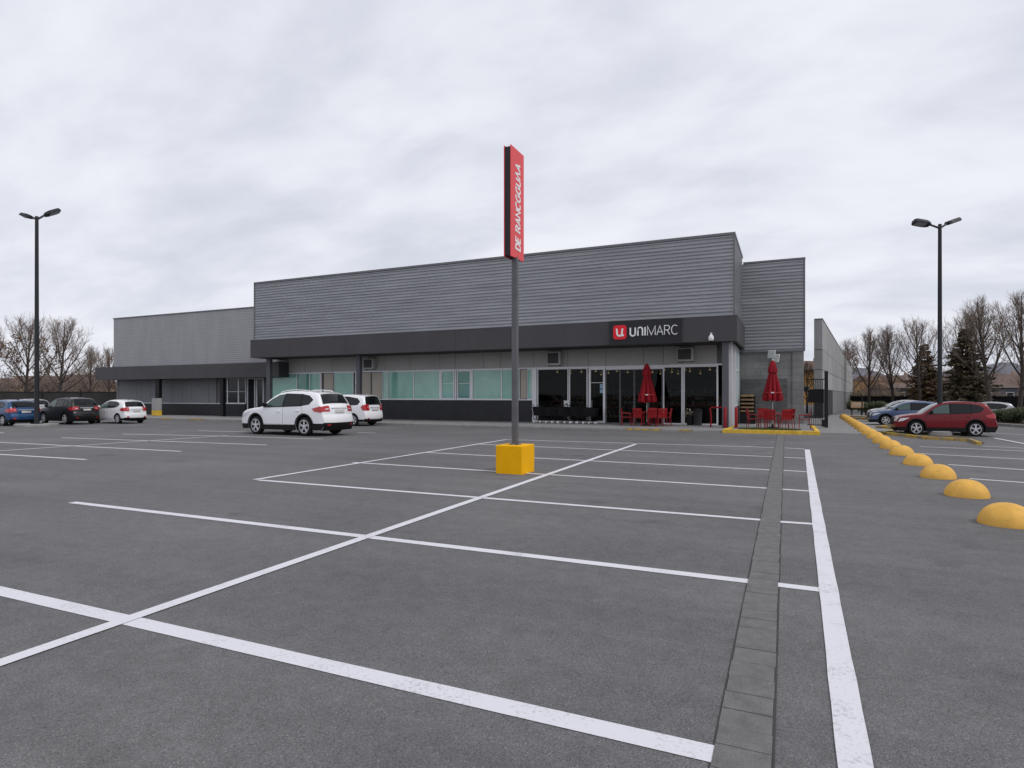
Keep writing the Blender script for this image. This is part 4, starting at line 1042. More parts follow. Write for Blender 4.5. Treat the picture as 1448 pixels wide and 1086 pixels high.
    if P['clad']:
        side_obj('sill_cladding', [[(P['fo']+wr*1.18,0.215),(P['fo']+wb-wr*1.18,0.215),(P['fo']+wb-wr*1.2,0.415),(P['fo']+wr*1.2,0.40)]], 0.014, M['car_black'])
        for wx in (P['fo'], P['fo']+wb):
            n_ = 20
            for s in (1,-1):
                am = MB()
                vs = []
                for q in range(n_+1):
                    a_ = R(-18 + 216*q/n_)
                    for ra in (wr*1.165, wr*1.34):
                        x, z = wx - ra*math.cos(a_), wr+0.01+ra*math.sin(a_); vs.append((LX(x), s*(wid(x,max(z,0.22))+0.016), max(z,0.215)))
                fs = [(2*q,2*q+1,2*q+3,2*q+2) for q in range(n_)]
                am.add(vs, fs if s > 0 else [f[::-1] for f in fs])
                am.build('arch_cladding', M['car_black'], bo)
    pm = MB(); pi = rear_i((P['tail'][0]+P['tail'][1])/2-0.10); c = topP(pi, 0, 0.022); tdir = (topP(min(pi+1,nT-1),0)-topP(pi-1,0)).normalized(); nn = Vector((0,1,0)).cross(tdir).normalized()
    pm.obox(c, Vector((0,0.24,0)), tdir*0.055, nn*0.006); pm.build('number_plate', M['plate'], bo)
    st_ = MB(); pi2 = max(pi-3, 0); st_.obox(topP(pi2, 0, 0.012), Vector((0,0.42,0)), (topP(pi2+1,0)-topP(pi2-1,0)).normalized()*0.014, nn*0.008); st_.build('tailgate_trim', M['rim'], bo)
    # mirrors, rails, aerial
    for s in (1,-1):
        mm = MB(); mx_ = P['g'][0][0][0]+0.18; mz = P['g'][0][0][1]+0.02; w = wid(mx_, mz)
        mm.lathe([(0.02,-0.09),(0.075,-0.07),(0.095,0.0),(0.08,0.07),(0.02,0.09)], (LX(mx_)+0.02, s*(w+0.14), mz+0.06), 10, axis='y')
        mm.tube([(LX(mx_), s*(w-0.03), mz+0.01),(LX(mx_), s*(w+0.1), mz+0.03)], 0.022, 6); mm.build('mirror', M['car_black'] if front_dark or kind == 'suv' else paint, bo, smooth=40)
    if rails:
        for s in (1,-1):
            rm = MB(); a0, a1 = idx_x(2.1), idx_x(3.7); pts = [topP(i, 0.9*s, 0.05 if i not in (a0,a1) else 0.0) for i in range(a0, a1+1)]
            rm.tube(pts, 0.018, 6); rm.build('roof_rail', M['car_black'] if rails == 'black' else paint, bo, smooth=50)
    an = MB(); ai = idx_x(3.6 if kind != 'hatch' else 3.2); q0 = topP(ai, 0, 0); an.lathe([(0.05,-0.01),(0.03,0.03),(0.006,0.06)], q0, 8); an.build('aerial', M['car_black'], bo)
    # wheels
    for wx in (xf, xr):
        for s in (1,-1):
            yc = s*(W/2-0.125)
            tm = MB(); hw_ = 0.105
            tm.lathe([(wr*0.64,-hw_),(wr*0.90,-hw_),(wr*0.97,-hw_*0.85),(wr,-hw_*0.5),(wr,hw_*0.5),(wr*0.97,hw_*0.85),(wr*0.90,hw_),(wr*0.64,hw_)], (0,0,0), 28, axis='y', cap=False)
            wheel = MB(); wheel.lathe([(wr*0.655,-hw_*0.5),(wr*0.655,hw_*0.55)], (0,0,0), 24, axis='y')
            wo = wheel.build('wheel', M['car_black'], root, smooth=40); wo.location = (wx, yc, wr)
            tm.build('tyre', M['tyre'], wo, smooth=40)
            rm = MB(); yo = s*hw_*0.80
            rm.lathe([(wr*0.635,0),(wr*0.70,0),(wr*0.70,s*0.028),(wr*0.635,s*0.028)], (0,yo,0), 28, axis='y', cap=False)
            rm.lathe([(wr*0.14,-0.01),(wr*0.14,0.03)], (0,yo,0), 12, axis='y')
            for q in range(spokes):
                a_ = 2*math.pi*q/spokes + 0.3
                for dlt in (-0.13, 0.13):
                    e1 = Vector((math.cos(a_+dlt*1.8)*wr*0.14, yo+s*0.012, math.sin(a_+dlt*1.8)*wr*0.14)); e2 = Vector((math.cos(a_+dlt)*wr*0.625, yo+s*0.006, math.sin(a_+dlt)*wr*0.625))
                    dd = (e2-e1); ll = dd.length; dd.normalize(); sd_ = dd.cross(Vector((0,1,0))).normalized()
                    rm.obox((e1+e2)/2, dd*ll/2, sd_*wr*0.042, Vector((0,0.014,0)))
            rm.build('rim', M['rim'], wo, smooth=40)
    # place: near side wheel contact on the measured ground point
    sc_x, sc_y, sc_z = scale
    h = R(heading); c_, s_ = math.cos(h), math.sin(h)
    if loc is None:
        lx = xr if wheel_side == 'rear' else xf; ly = (W/2-0.02)*near
        lx, ly = lx*sc_x, ly*sc_y
        g0 = G(*npx); loc = Vector((g0.x - (c_*lx - s_*ly), g0.y - (s_*lx + c_*ly), 0))
    root.location = loc; root.rotation_euler = (0,0,h); root.scale = (sc_x, sc_y, sc_z)
    return root

whiteP = car_paint('white_car_paint', (0.83,0.835,0.86)); blackP = car_paint('black_car_paint', (0.010,0.010,0.012), 0, 0.35); blueP = car_paint('blue_car_paint', (0.008,0.055,0.155), 0.2, 0.6)
lblueP = car_paint('slate_blue_car_paint', (0.075,0.12,0.23), 0.4); redP = car_paint('dark_red_car_paint', (0.165,0.004,0.010), 0.15, 0.4); silverP = car_paint('silver_car_paint', (0.42,0.43,0.45), 0.5)
make_car('white crossover with black lower cladding and roof bars, parked nearest the camera', 'suv', whiteP, 1, (429.7,616.8), 178, (1.055,1.06,1.10), rails='white', spokes=5, category='car')
make_car('white compact people carrier half hidden behind the larger white crossover', 'mpv', whiteP, 1, (499,602.6), 179, (1.0,1.0,1.03), spokes=6)
make_car('white hatchback at the right end of the left row, before the annex', 'hatch', whiteP, 1, (165.6,599.3), 178, (0.86,0.86,0.955), spokes=7)
make_car('black crossover between the left lamp post and the white hatchback', 'suv', blackP, 1, (91,600.4), 178, (0.83,0.86,0.92), rails='black', spokes=5)
make_car('bright blue hatchback cut by the left edge of the frame', 'hatch', blueP, 1, (3,602.4), 178, (0.93,0.95,0.96), spokes=5)
make_car('pale silver hatchback mostly hidden behind the left lamp post', 'hatch', silverP, 1, None, 178, (0.95,0.95,0.95), loc=place(38, 46.5), spokes=5)
make_car('dark red crossover beside the right lamp post', 'suv', redP, 1, (1380,617.6), 181, (0.765,0.80,0.84), rails='black', spokes=5)
make_car('slate blue crossover behind the dark red one', 'suv', lblueP, 1, (1252.6,601.6), 180, (0.78,0.80,0.80), wheel_side='front', spokes=6)
make_car('silver hatchback behind the slate blue crossover with only its front showing', 'hatch', silverP, 1, None, 180, (0.85,0.85,0.93), loc=place(1270, 38.6), spokes=6)
make_car('pale grey hatchback seen past the tail of the dark red car', 'hatch', car_paint('pale_grey_car_paint', (0.30,0.31,0.33), 0.4), 1, None, 184, (0.8,0.8,0.86), loc=place(1388, 38), spokes=6)

# ------------------------------------------------------------------ shopping trolleys
def trolley():
    t = thing('shopping_trolley', 'black shopping trolley', 'shopping trolley', (0,0,0))
    b = MB(); z0, z1 = 0.42, 0.92
    lo = [(-0.34,-0.18,z0),(0.36,-0.24,z0),(0.36,0.24,z0),(-0.34,0.18,z0)]; hi = [(-0.46,-0.22,z1-0.06),(0.42,-0.30,z1),(0.42,0.30,z1),(-0.46,0.22,z1-0.06)]
    for i in range(4):
        j = (i+1) % 4
        for q in range(6):
            a = q/5; p, r_ = Vector(lo[i]).lerp(Vector(hi[i]), a), Vector(lo[j]).lerp(Vector(hi[j]), a); b.tube([p, r_], 0.009, 4)
        for q in range(11):
            a = q/10; p, r_ = Vector(lo[i]).lerp(Vector(lo[j]), a), Vector(hi[i]).lerp(Vector(hi[j]), a); b.tube([p, r_], 0.011, 4)
    for q in range(8):
        a = q/7; b.tube([Vector(lo[0]).lerp(Vector(lo[1]), a), Vector(lo[3]).lerp(Vector(lo[2]), a)], 0.009, 4)
    b.add([Vector(p)+Vector((0,0,0.01)) for p in lo], [(0,1,2,3)])
    for (i, j) in ((0,1),(3,2)):
        a, c, d, e = Vector(lo[i]), Vector(lo[j]), Vector(hi[j]), Vector(hi[i]); sh = Vector((0, 0.012 if i == 0 else -0.012, 0))
        b.add([a+sh, c+sh, c.lerp(d,0.98)+sh, a.lerp(e,0.98)+sh], [(0,1,2,3)])
    b.build('basket', M['black'], t)
    f = MB()
    for s in (1,-1): f.tube([(0.52,s*0.28,1.02),(0.40,s*0.25,0.42),(0.34,s*0.25,0.16),(-0.36,s*0.19,0.14),(-0.42,s*0.19,0.14)], 0.016, 6); f.tube([(0.36,s*0.25,0.2),(-0.30,s*0.19,0.42)], 0.012, 6)
    f.build('frame', M['black'], t)
    h = MB(); h.tube([(0.53,-0.29,1.03),(0.53,0.29,1.03)], 0.02, 8); h.build('handle', M['black'], t)
    for (x, s) in ((0.34,1),(0.34,-1),(-0.36,1),(-0.36,-1)):
        w = MB(); w.lathe([(0.02,-0.017),(0.062,-0.017),(0.062,0.017),(0.02,0.017)], (x, s*(0.25 if x > 0 else 0.19), 0.062), 12, axis='y'); w.build('wheel', M['white'], t)
    return t
tl = trolley(); TYl = 33.2
x0, x1 = XY(757, TYl)+0.35, XY(843, TYl)-0.35
for i in range(9):
    o = tl if i == 0 else copy_tree(tl)
    o.location = (x0+(x1-x0)*i/8, TYl + (0.03 if i % 2 else 0), SW); o.rotation_euler = (0,0,R(180 + (3 if i % 3 == 0 else -2)))
    tag(o, {0:'black shopping trolley at the left end of the nested row, beside the plinth wall', 8:'black shopping trolley at the right end of the nested row, by the glass door'}.get(i, 'black shopping trolley in the middle of the nested row under the entrance windows'), 'shopping trolley', 'black trolleys nested in a row')
copy_tree; 
# ------------------------------------------------------------------ red tables, chairs, parasols
def chair():
    t = thing('outdoor_chair', 'red outdoor chair', 'chair', (0,0,0), 0, 'red chairs round the parasol tables')
    b = MB(); b.box((-0.22,-0.22,0.43),(0.22,0.22,0.46)); b.build('seat', M['red'], t, bevel=0.012)
    b = MB()
    for q in range(5):
        y = -0.19+0.095*q; b.obox((-0.245,y,0.68), Vector((0.008,0,0)), Vector((0,0.044,0)), Vector((-0.03,0,0.2)))
    b.obox((-0.278,0,0.885), Vector((0.014,0,0)), Vector((0,0.235,0)), Vector((0,0,0.045))); b.obox((-0.225,0,0.53), Vector((0.012,0,0)), Vector((0,0.23,0)), Vector((0,0,0.025))); b.build('backrest', M['red'], t, bevel=0.006)
    for s in (1,-1):
        l = MB(); l.tube([(0.215,s*0.21,0.0),(0.20,s*0.21,0.45),(0.20,s*0.22,0.65)], 0.016, 6); l.build('leg', M['red'], t)
        l = MB(); l.tube([(-0.27,s*0.22,0.0),(-0.215,s*0.22,0.45),(-0.285,s*0.225,0.90)], 0.016, 6); l.build('leg', M['red'], t)
        a = MB(); a.tube([(0.205,s*0.225,0.65),(-0.24,s*0.225,0.67)], 0.02, 6); a.build('armrest', M['red'], t)
    return t
def table(loc, label):
    t = thing('outdoor_table', label, 'table', loc, 0, 'red tables under the parasols')
    b = MB(); b.lathe([(0.02,0.70),(0.44,0.70),(0.47,0.715),(0.46,0.735),(0.02,0.74)], (0,0,0), 28); b.build('table_top', M['red'], t, smooth=40)
    for q in range(4):
        a_ = math.pi/4+q*math.pi/2; l = MB(); l.tube([(math.cos(a_)*0.36, math.sin(a_)*0.36, 0), (math.cos(a_)*0.28, math.sin(a_)*0.28, 0.70)], 0.018, 6); l.build('leg', M['red'], t)
    return t
def parasol(loc, top, bot, rad, label, skew):
    t = thing('closed_parasol', label, 'parasol', loc, 0, 'closed red parasols')
    b = MB(); b.tube([(0,0,0.05),(0,0,top-0.03)], 0.022, 10); b.build('pole', M['alu_pole'], t)
    b = MB(); b.lathe([(0.26,0),(0.27,0.03),(0.24,0.06),(0.06,0.085),(0.04,0.22),(0.03,0.22)], (0,0,0), 20); b.build('base', M['black'], t, smooth=40)
    rr = random.Random(int(top*100)); b = MB(); npl = 8; n_ = npl*6; rows = 16; vs = []; phase = [rr.uniform(-.5,.5) for _ in range(npl)]
    hh = top-bot; cap0 = 0.80
    for i in range(rows+1):
        v = i/rows; z = bot + hh*v*cap0; base = rad*(1-v*0.78) if v > 0.08 else rad*(0.90+v*0.4)
        for k in range(n_):
            th = 2*math.pi*k/n_; lob = int(k/6); ph = (k % 6)/6.0
            fold = abs(math.sin(math.pi*ph)); amp = 0.40*(1-v)**0.6+0.10
            rad_ = base*(1-amp + amp*fold) * (1+0.08*math.sin(3*th+phase[0]*3)); sw_ = 0.35*(1-v)*phase[lob]
            zz_ = z - (0.06*(1-fold) if i == 0 else 0) + (0.05*phase[lob] if i == 0 else 0)
            vs.append((math.cos(th+sw_)*rad_, math.sin(th+sw_)*rad_, zz_))
    b.add(vs, [(i*n_+k, i*n_+(k+1) % n_, (i+1)*n_+(k+1) % n_, (i+1)*n_+k) for i in range(rows) for k in range(n_)])
    b.build('canopy', M['canvas'], t, smooth=50)
    b = MB(); vs = []; r0 = rad*0.44
    prof = [(r0*1.05, bot+hh*0.69), (r0*1.0, bot+hh*0.76), (r0*0.72, bot+hh*0.88), (r0*0.42, bot+hh*0.97), (0.015, top)]
    for r_, z in prof:
        for k in range(32):
            th = 2*math.pi*k/32; f = 1 - 0.16*(0.5+0.5*math.cos(8*th)); vs.append((r_*f*math.cos(th), r_*f*math.sin(th), z - (0.03*math.cos(8*th) if z == prof[0][1] else 0)))
    b.add(vs, [(i*32+k, i*32+(k+1) % 32, (i+1)*32+(k+1) % 32, (i+1)*32+k) for i in range(4) for k in range(32)]); b.build('top_flap', M['canvas'], t, smooth=50)
    b = MB(); b.lathe([(0.02,0),(0.035,0.02),(0.02,0.05),(0.004,0.07)], (0,0,top-0.01), 10); b.build('finial', M['alu_pole'], t)
    b = MB(); b.lathe([(rad*0.80,bot+hh*0.165),(rad*0.82,bot+hh*0.18),(rad*0.80,bot+hh*0.205)], (0,0,0), 32, cap=False); st = b.build('strap', M['red'], t)
    mk = MB()
    for q in (-1, 0, 1): mk.obox((skew[0]*rad*0.86+skew[1]*0.05*q, skew[1]*rad*0.86-skew[0]*0.05*q, bot+hh*0.19), Vector((skew[1],-skew[0],0))*0.018, Vector((skew[0],skew[1],0))*0.004, Vector((0,0,0.025)))
    mk.build('printed_mark', M['lettering'], t)
T1 = Vector((-6.72, 32.0, SW)); T2 = Vector((-0.62, 31.4, 0.11))
toc = lambda p: Vector((-p.x, -p.y, 0)).normalized()
table(T1, 'red round table in front of the sliding doors'); table(T2, 'red round table on the yellow kerbed terrace')
parasol(T1, 3.28, 1.24, 0.55, 'closed red parasol standing before the glazed shop entrance', toc(T1))
parasol(T2, 3.24, 1.34, 0.52, 'closed red parasol on the yellow kerbed terrace by the block wall', toc(T2))
ch = chair(); used = False
C1 = [(-0.95,-0.55,20,'red chair at the left of the entrance table, side on'),(-0.25,-0.80,85,'red chair before the entrance table, just left of its pole'),(0.45,-0.72,100,'red chair before the entrance table, just right of its pole'),(0.98,0.05,180,'red chair at the far right of the entrance table'),(0.1,0.85,-90,'red chair behind the entrance table against the doors'),(0.85,-0.62,120,'red chair at the front right corner of the entrance table')]
C2 = [(-0.85,-0.25,15,'red chair at the left of the terrace table'),(-0.1,-0.85,88,'red chair in front of the terrace table facing the wall'),(0.62,0.5,215,'red chair behind the terrace table on its right'),(1.35,-0.15,178,'red chair standing apart at the right end of the terrace, side on'),(-0.4,0.80,-75,'red chair behind the terrace table on its left'),(0.55,-0.75,110,'red chair at the front right corner of the terrace table')]
for base, lst in ((T1, C1), (T2, C2)):
    for dx, dy, a, lb in lst:
        o = ch if not used else copy_tree(ch); used = True
        o.location = base + Vector((dx, dy, 0)); o.rotation_euler = (0,0,R(a)); tag(o, lb, 'chair', 'red chairs round the parasol tables')
# red guard posts
def post(px, pyb, h, label, bent=False):
    p = G(px, pyb, SW); t = thing('red_post', label, 'post', (p.x, p.y, SW), 0, 'red guard posts by the corner')
    b = MB()
    if bent: b.tube([(0.0,0,0),(0.02,0,h*0.55),(-0.03,0,h-0.06),(0.05,0,h),(0.5,0.15,h)], 0.04, 10)
    else: b.tube([(0,0,0),(0,0,h-0.03),(0,0,h)], [0.075,0.075,0.05], 14)
    b.build('tube', M['red'], t, smooth=40)
    b = MB(); b.lathe([(0.11,0.0),(0.11,0.015),(0.05,0.02)], (0,0,0), 14); b.build('foot_plate', M['black'], t)
post(1005, 603.5, 0.98, 'bent red rail post left of the corner column', True); post(1025.6, 605, 1.02, 'thick red post in front of the grey corner column'); post(1041, 605.5, 1.02, 'red post right of the white corner column')
# dark bin and flower buckets at the window
p = XY(987, 33.4); t = thing('litter_bin', 'dark grey litter bin in front of the right shop window', 'bin', (p, 33.3, SW))
b = MB(); b.lathe([(0.20,0),(0.24,0.72),(0.25,0.74)], (0,0,0), 20); b.build('bin_body', M['plinth'], t, smooth=40)
b = MB(); b.lathe([(0.27,0.74),(0.27,0.80),(0.12,0.90),(0.02,0.91)], (0,0,0), 20); b.build('lid', M['black'], t, smooth=40)
p = XY(976, 33.5); t = thing('flower_bucket', 'dark bucket of pale flowers beside the litter bin', 'flowers', (p, 33.5, SW))
b = MB(); b.lathe([(0.17,0),(0.21,0.5),(0.20,0.5)], (0,0,0), 16); b.build('bucket', M['black'], t, smooth=40)
rr = random.Random(5); b = MB()
for _ in range(140):
    c = Vector((rr.gauss(0,0.13), rr.gauss(0,0.10), 0.62+rr.gauss(0,0.10))); a = Vector((rr.uniform(-1,1),rr.uniform(-1,1),rr.uniform(-1,1))).normalized()*0.035; q = a.cross(Vector((0.3,0.2,1))).normalized()*0.035
    b.quad(c-a-q, c+a-q, c+a+q, c-a+q, 0 if rr.random() < 0.7 else 1)
b.build('flowers', [mat('petal', (0.45,0.42,0.32), 0.7, var=0.3, scale=20), M['leaf_green']], t)
# produce rack in the terrace corner
rk = onY(1057, 596, 36.2); t = thing('produce_rack', 'dark tiered rack of wooden produce trays against the terrace wall', 'rack', (rk.x, 36.2, 0.11))
b = MB()
for sx in (-0.38, 0.38):
    for sy in (-0.25, 0.25): b.box((sx-0.02, sy-0.02, 0), (sx+0.02, sy+0.02, 1.55))
b.box((-0.36,0.21,0.05),(0.36,0.23,1.5)); b.box((-0.36,-0.23,0.0),(0.36,0.2,0.62)); b.build('frame', M['black'], t)
for k in range(5):
    z = 0.66+k*0.21; m_ = MB(); m_.box((-0.35,-0.24,z),(0.35,0.19,z+0.02)); m_.box((-0.35,-0.26,z),(0.35,-0.242,z+0.08)); tr_ = m_.build('tray', M['wood'], t)
    gq = MB()
    for q in range(22):
        c = (rr.uniform(-0.3,0.3), rr.uniform(-0.2,0.14), z+0.06); gq.lathe([(0.01,-0.04),(0.045,-0.01),(0.045,0.02),(0.01,0.05)], c, 7)
    gq.build('produce', [M['wood'], M['leaf_rust'], M['leaf_olive'], M['beige'], M['wood']][k], tr_)
# shelves inside the shop
for i, (x, y, l) in enumerate(((-12.5,38,2.2),(-9.8,39.5,2.4),(-7.0,40.5,2.4),(-4.4,38.8,2.0),(-11,44,3.0),(-6,44.5,3.6))):
    t = thing('store_shelf', ['dim shelf behind the window left of the glass door','dim shelf behind the glass door','dim shelf behind the sliding doors','dim shelf behind the right corner window','dim tall shelf at the back left of the shop','dim tall shelf at the back right of the shop'][i], 'shelf', (x, y, SW+0.006), 0, 'shelves inside the shop')
    b = MB(); H_ = 1.5 if i < 4 else 2.1
    b.box((-l/2,0.28,0),(l/2,0.32,H_))
    for k in range(5): b.box((-l/2,-0.2,0.1+k*H_/5),(l/2,0.279,0.13+k*H_/5))
    b.build('frame', M['shelf'], t)
    for k in range(5):
        b = MB(); xx = -l/2+0.05
        while xx < l/2-0.15:
            w = rr.uniform(0.08,0.2); b.box((xx, -0.16, 0.131+k*H_/5), (xx+w-0.01, 0.1, 0.131+k*H_/5+rr.uniform(0.12,0.24)), rr.randrange(4)); xx += w
        b.build('goods', [M['wood'], M['red'], M['leaf_olive'], M['beige']], t)
t = thing('checkout_counter', 'dim red edged counter behind the right shop windows', 'counter', (-5.2, 36.3, SW+0.006))
b = MB(); b.box((-2.2,-0.35,0),(2.2,0.35,0.98)); b.build('counter_body', M['interior'], t)
b = MB(); b.box((-2.25,-0.4,0.981),(2.25,0.4,1.05)); b.build('counter_top', M['red'], t)

# ------------------------------------------------------------------ gate at the side of the shop, concrete wall beyond
gx0, gx1, gy = WX1+0.05, 1.95, 35.6
t = thing('metal_gate', 'tall black metal gate beside the block pier at the end of the shop', 'gate', ((gx0+gx1)/2, gy, 0))
b = MB()
for k in range(9):
    x = gx0+0.1+(gx1-gx0-0.35)*k/8; b.box((x-0.012, gy-0.012, 0.12), (x+0.012, gy+0.012, 2.55))
for z in (0.1, 1.3, 2.5): b.box((gx0+0.05, gy-0.02, z), (gx1-0.17, gy+0.02, z+0.05))
b.build('bar_panel', M['black'], t, world=True)
b = MB(); b.box((gx1-0.16, gy-0.13, 0), (gx1+0.0, gy+0.13, 2.95)); b.build('post', M['black'], t, world=True)
b = MB(); b.box((gx1-0.30, gy-0.14, 0.05), (gx1-0.161, gy-0.02, 0.42)); b.build('lock_box', M['black'], t, world=True)
b = MB(); b.box((gx0+0.1, gy+0.03, 1.32), (gx1-0.2, gy+0.05, 2.0)); b.build('sheet_panel', M['black'], t, world=True)
# wall of concrete panels running away at the right of the shop
wa, wb_ = onX(1162.6, 591.5, 2.4), place(1205.5, 100)
wa = place(1162.8, 44.9)
wd = (Vector((wb_.x, wb_.y, 0)) - Vector((wa.x, wa.y, 0))); WLn = wd.length; wd.normalize(); wn = Vector((wd.y, -wd.x, 0))
t = thing('concrete_wall', 'long grey concrete panel wall with dark painted foot running away right of the shop', 'wall', (wa.x, wa.y, 0))
ztop = lambda s: 7.36 - 1.2*s/WLn
s = 0; k = 0; pw = 3.1
lgt = MB(); drk = MB(); cop = MB()
pmats = [mat('wall_panel_a', (0.30,0.30,0.30), 0.8, var=0.12, scale=0.6, fine=0.2), mat('wall_panel_b', (0.345,0.345,0.345), 0.8, var=0.12, scale=0.6, fine=0.2), mat('wall_panel_c', (0.32,0.318,0.315), 0.8, var=0.15, scale=0.6, fine=0.2)]
rr = random.Random(11)
def wseg(mb, s0, s1, z0a, z1a, z0b, z1b, off, m):
    A = Vector((wa.x,wa.y,0))+wd*s0; B = Vector((wa.x,wa.y,0))+wd*s1; nb = -wn*0.55
    q = [A+wn*off, B+wn*off, B+nb, A+nb]; zz0 = [z0a, z0b, z0b, z0a]; zz1 = [z1a, z1b, z1b, z1a]
    v = [(p.x,p.y,z) for p, z in zip(q, zz0)] + [(p.x,p.y,z) for p, z in zip(q, zz1)]
    mb.add(v, [(0,3,2,1),(4,5,6,7),(0,1,5,4),(1,2,6,5),(2,3,7,6),(3,0,4,7)], m)
def s_at(px):
    dd = ray(px, HY); # where the sight line meets the wall's foot line
    den = wd.x*dd.y - wd.y*dd.x
    return max(0.0, min(WLn, -(wa.x*dd.y - wa.y*dd.x)/den))
cuts = [s_at(p_) for p_ in (1162.8, 1170, 1177.5, 1184, 1189.5, 1194, 1197.5, 1200.3, 1202.3, 1204)] + [WLn]
cuts[0] = 0.0
low_m = mat('wall_panel_low', (0.205,0.205,0.205), 0.8, var=0.12, scale=0.6, fine=0.2)
for k, (s, e) in enumerate(zip(cuts[:-1], cuts[1:])):
    a0, a1 = (s if k == 0 else s+0.03+0.004*k), e-0.03-0.004*k
    prev = 0.0
    for zi, zt in enumerate([2.15, 3.6, 5.1, 9]):
        za, zb_ = (ztop(s), ztop(e)) if zt == 9 else (zt, zt)
        off = 0.006*((k*3+zi) % 3)
        if k <= 1 and zi == 0: wseg(drk, a0, a1, 0, 2.14, 0, 2.14, off, 0)
        else: wseg(lgt, a0, a1, prev+0.02, za-0.02, prev+0.02, zb_-0.02, off, 4 if zi == 0 else rr.randrange(3))
        prev = zt
wseg(lgt, 0.06, WLn-0.02, 0.0, ztop(0)-0.02, 0.0, ztop(WLn)-0.02, -0.02, 3)
lgt.build('wall_panels', pmats + [M['concrete_dark'], low_m], t, world=True)
drk.build('dark_foot', M['concrete_dark'], t, world=True)
wseg(cop, -0.02, WLn, ztop(0), ztop(0)+0.05, ztop(WLn), ztop(WLn)+0.05, 0.03, 0); cop.build('coping', M['trim'], t, world=True)
struct_ramp = MB()
# concrete apron before the gate and wall
A0, A1 = Vector((TX1, 28.9, 0.004)), place(1206, 28.9/0.9, 0.004)
ap = MB(); ap.add([(1.3,30.4,0.004),(4.9,30.4,0.004),(9.6,60,0.004),(2.35,60,0.004),(1.3,45,0.004)], [(0,1,2,3,4)]); struct(ap.build('pavement', M['sidewalk']))

# ------------------------------------------------------------------ trees
def tubes3(mb, pts, r0, r1, n, m=0):
    L_ = len(pts); mb.tube(pts, [r0+(r1-r0)*i/(L_-1) for i in range(L_)], n, m, cap=False)
def rot_about(v, axis, a): return Matrix.Rotation(a, 3, axis) @ v
def grow(rr, start, d, length, nseg, trop, wig):
    pts = [start]; p = start.copy(); d = d.copy()
    for i in range(nseg):
        d = (d + Vector((rr.gauss(0,wig), rr.gauss(0,wig), rr.gauss(0,wig)+trop))).normalized(); p = p + d*(length/nseg); pts.append(p.copy())
    return pts
def along(pts, t):
    f = t*(len(pts)-1); i = min(int(f), len(pts)-2); return pts[i].lerp(pts[i+1], f-i), (pts[i+1]-pts[i]).normalized()
def bare_tree(seed, H, style, leaves=0):
    rr = random.Random(seed); trunk = MB(); crown = MB(); leaf = MB(); TW = 0.0075
    spread, n1_, ang0, ang1 = style
    main = grow(rr, Vector((0,0,-0.1)), Vector((rr.gauss(0,.03),rr.gauss(0,.03),1)).normalized(), H*0.93, 10, 0.05, 0.028)
    tubes3(trunk, main, 0.018*H, 0.03, 9)
    l3 = []
    for i in range(n1_):
        f_ = i/(n1_-1); t = 0.20 + 0.52*f_ + rr.uniform(0,0.04); p, d = along(main, min(t,0.98))
        az = i*2.4 + rr.uniform(-.4,.4); side = Vector((math.cos(az), math.sin(az), 0)); a = R(ang0 + (ang1-ang0)*f_ + rr.uniform(-7,7))
        dr = (d*math.cos(a) + side*math.sin(a)).normalized(); ln = H*spread*(1.0-t)*2.05*(0.74+0.26*f_)*rr.uniform(0.85,1.08)
        b1 = grow(rr, p, dr, ln, 9, 0.06, 0.03); r1 = 0.0080*H*(1.05-0.55*f_); tubes3(trunk, b1, r1, 0.012, 6)
        n2_ = 10
        for j in range(n2_):
            t2 = 0.16+0.80*j/n2_+rr.uniform(0,0.06); p2, d2 = along(b1, min(t2,0.97)); ax = rot_about(d2.orthogonal().normalized(), d2, rr.uniform(0,6.28)); a2 = R(rr.uniform(20,42))
            b2 = grow(rr, p2, rot_about(d2, ax, a2), ln*(0.46-0.26*t2)*rr.uniform(0.7,1.25), 5, 0.11, 0.04); tubes3(crown, b2, max(r1*0.36*(1.1-0.6*t2), 0.014), 0.010, 4)
            l2 = (b2[-1]-b2[0]).length
            for k in range(4):
                t3 = 0.18+0.8*k/4+rr.uniform(0,0.1); p3, d3 = along(b2, min(t3,0.98)); ax = rot_about(d3.orthogonal().normalized(), d3, rr.uniform(0,6.28))
                b3 = grow(rr, p3, rot_about(d3, ax, R(rr.uniform(20,45))), l2*rr.uniform(0.35,0.62)+0.2, 3, 0.10, 0.05); tubes3(crown, b3, 0.009, TW*0.8, 3)
                for q in range(4):
                    p4, d4 = along(b3, rr.uniform(0.2,1)); ax = rot_about(d4.orthogonal().normalized(), d4, rr.uniform(0,6.28))
                    b4 = grow(rr, p4, rot_about(d4, ax, R(rr.uniform(15,42))), rr.uniform(0.25,0.6)*H/10, 2, 0.1, 0.05); tubes3(crown, b4, TW*0.8, 0.004, 3)
                    if leaves and p4.z < H*0.75 and rr.random() < leaves:
                        for _ in range(3):
                            c = along(b4, rr.random())[0]; u = Vector((rr.gauss(0,1),rr.gauss(0,1),rr.gauss(0,1))).normalized(); w_ = u.orthogonal().normalized(); sz = rr.uniform(0.05,0.11)
                            leaf.quad(c-u*sz, c+w_*sz*0.6, c+u*sz, c-w_*sz*0.6)
    return trunk, crown, leaf
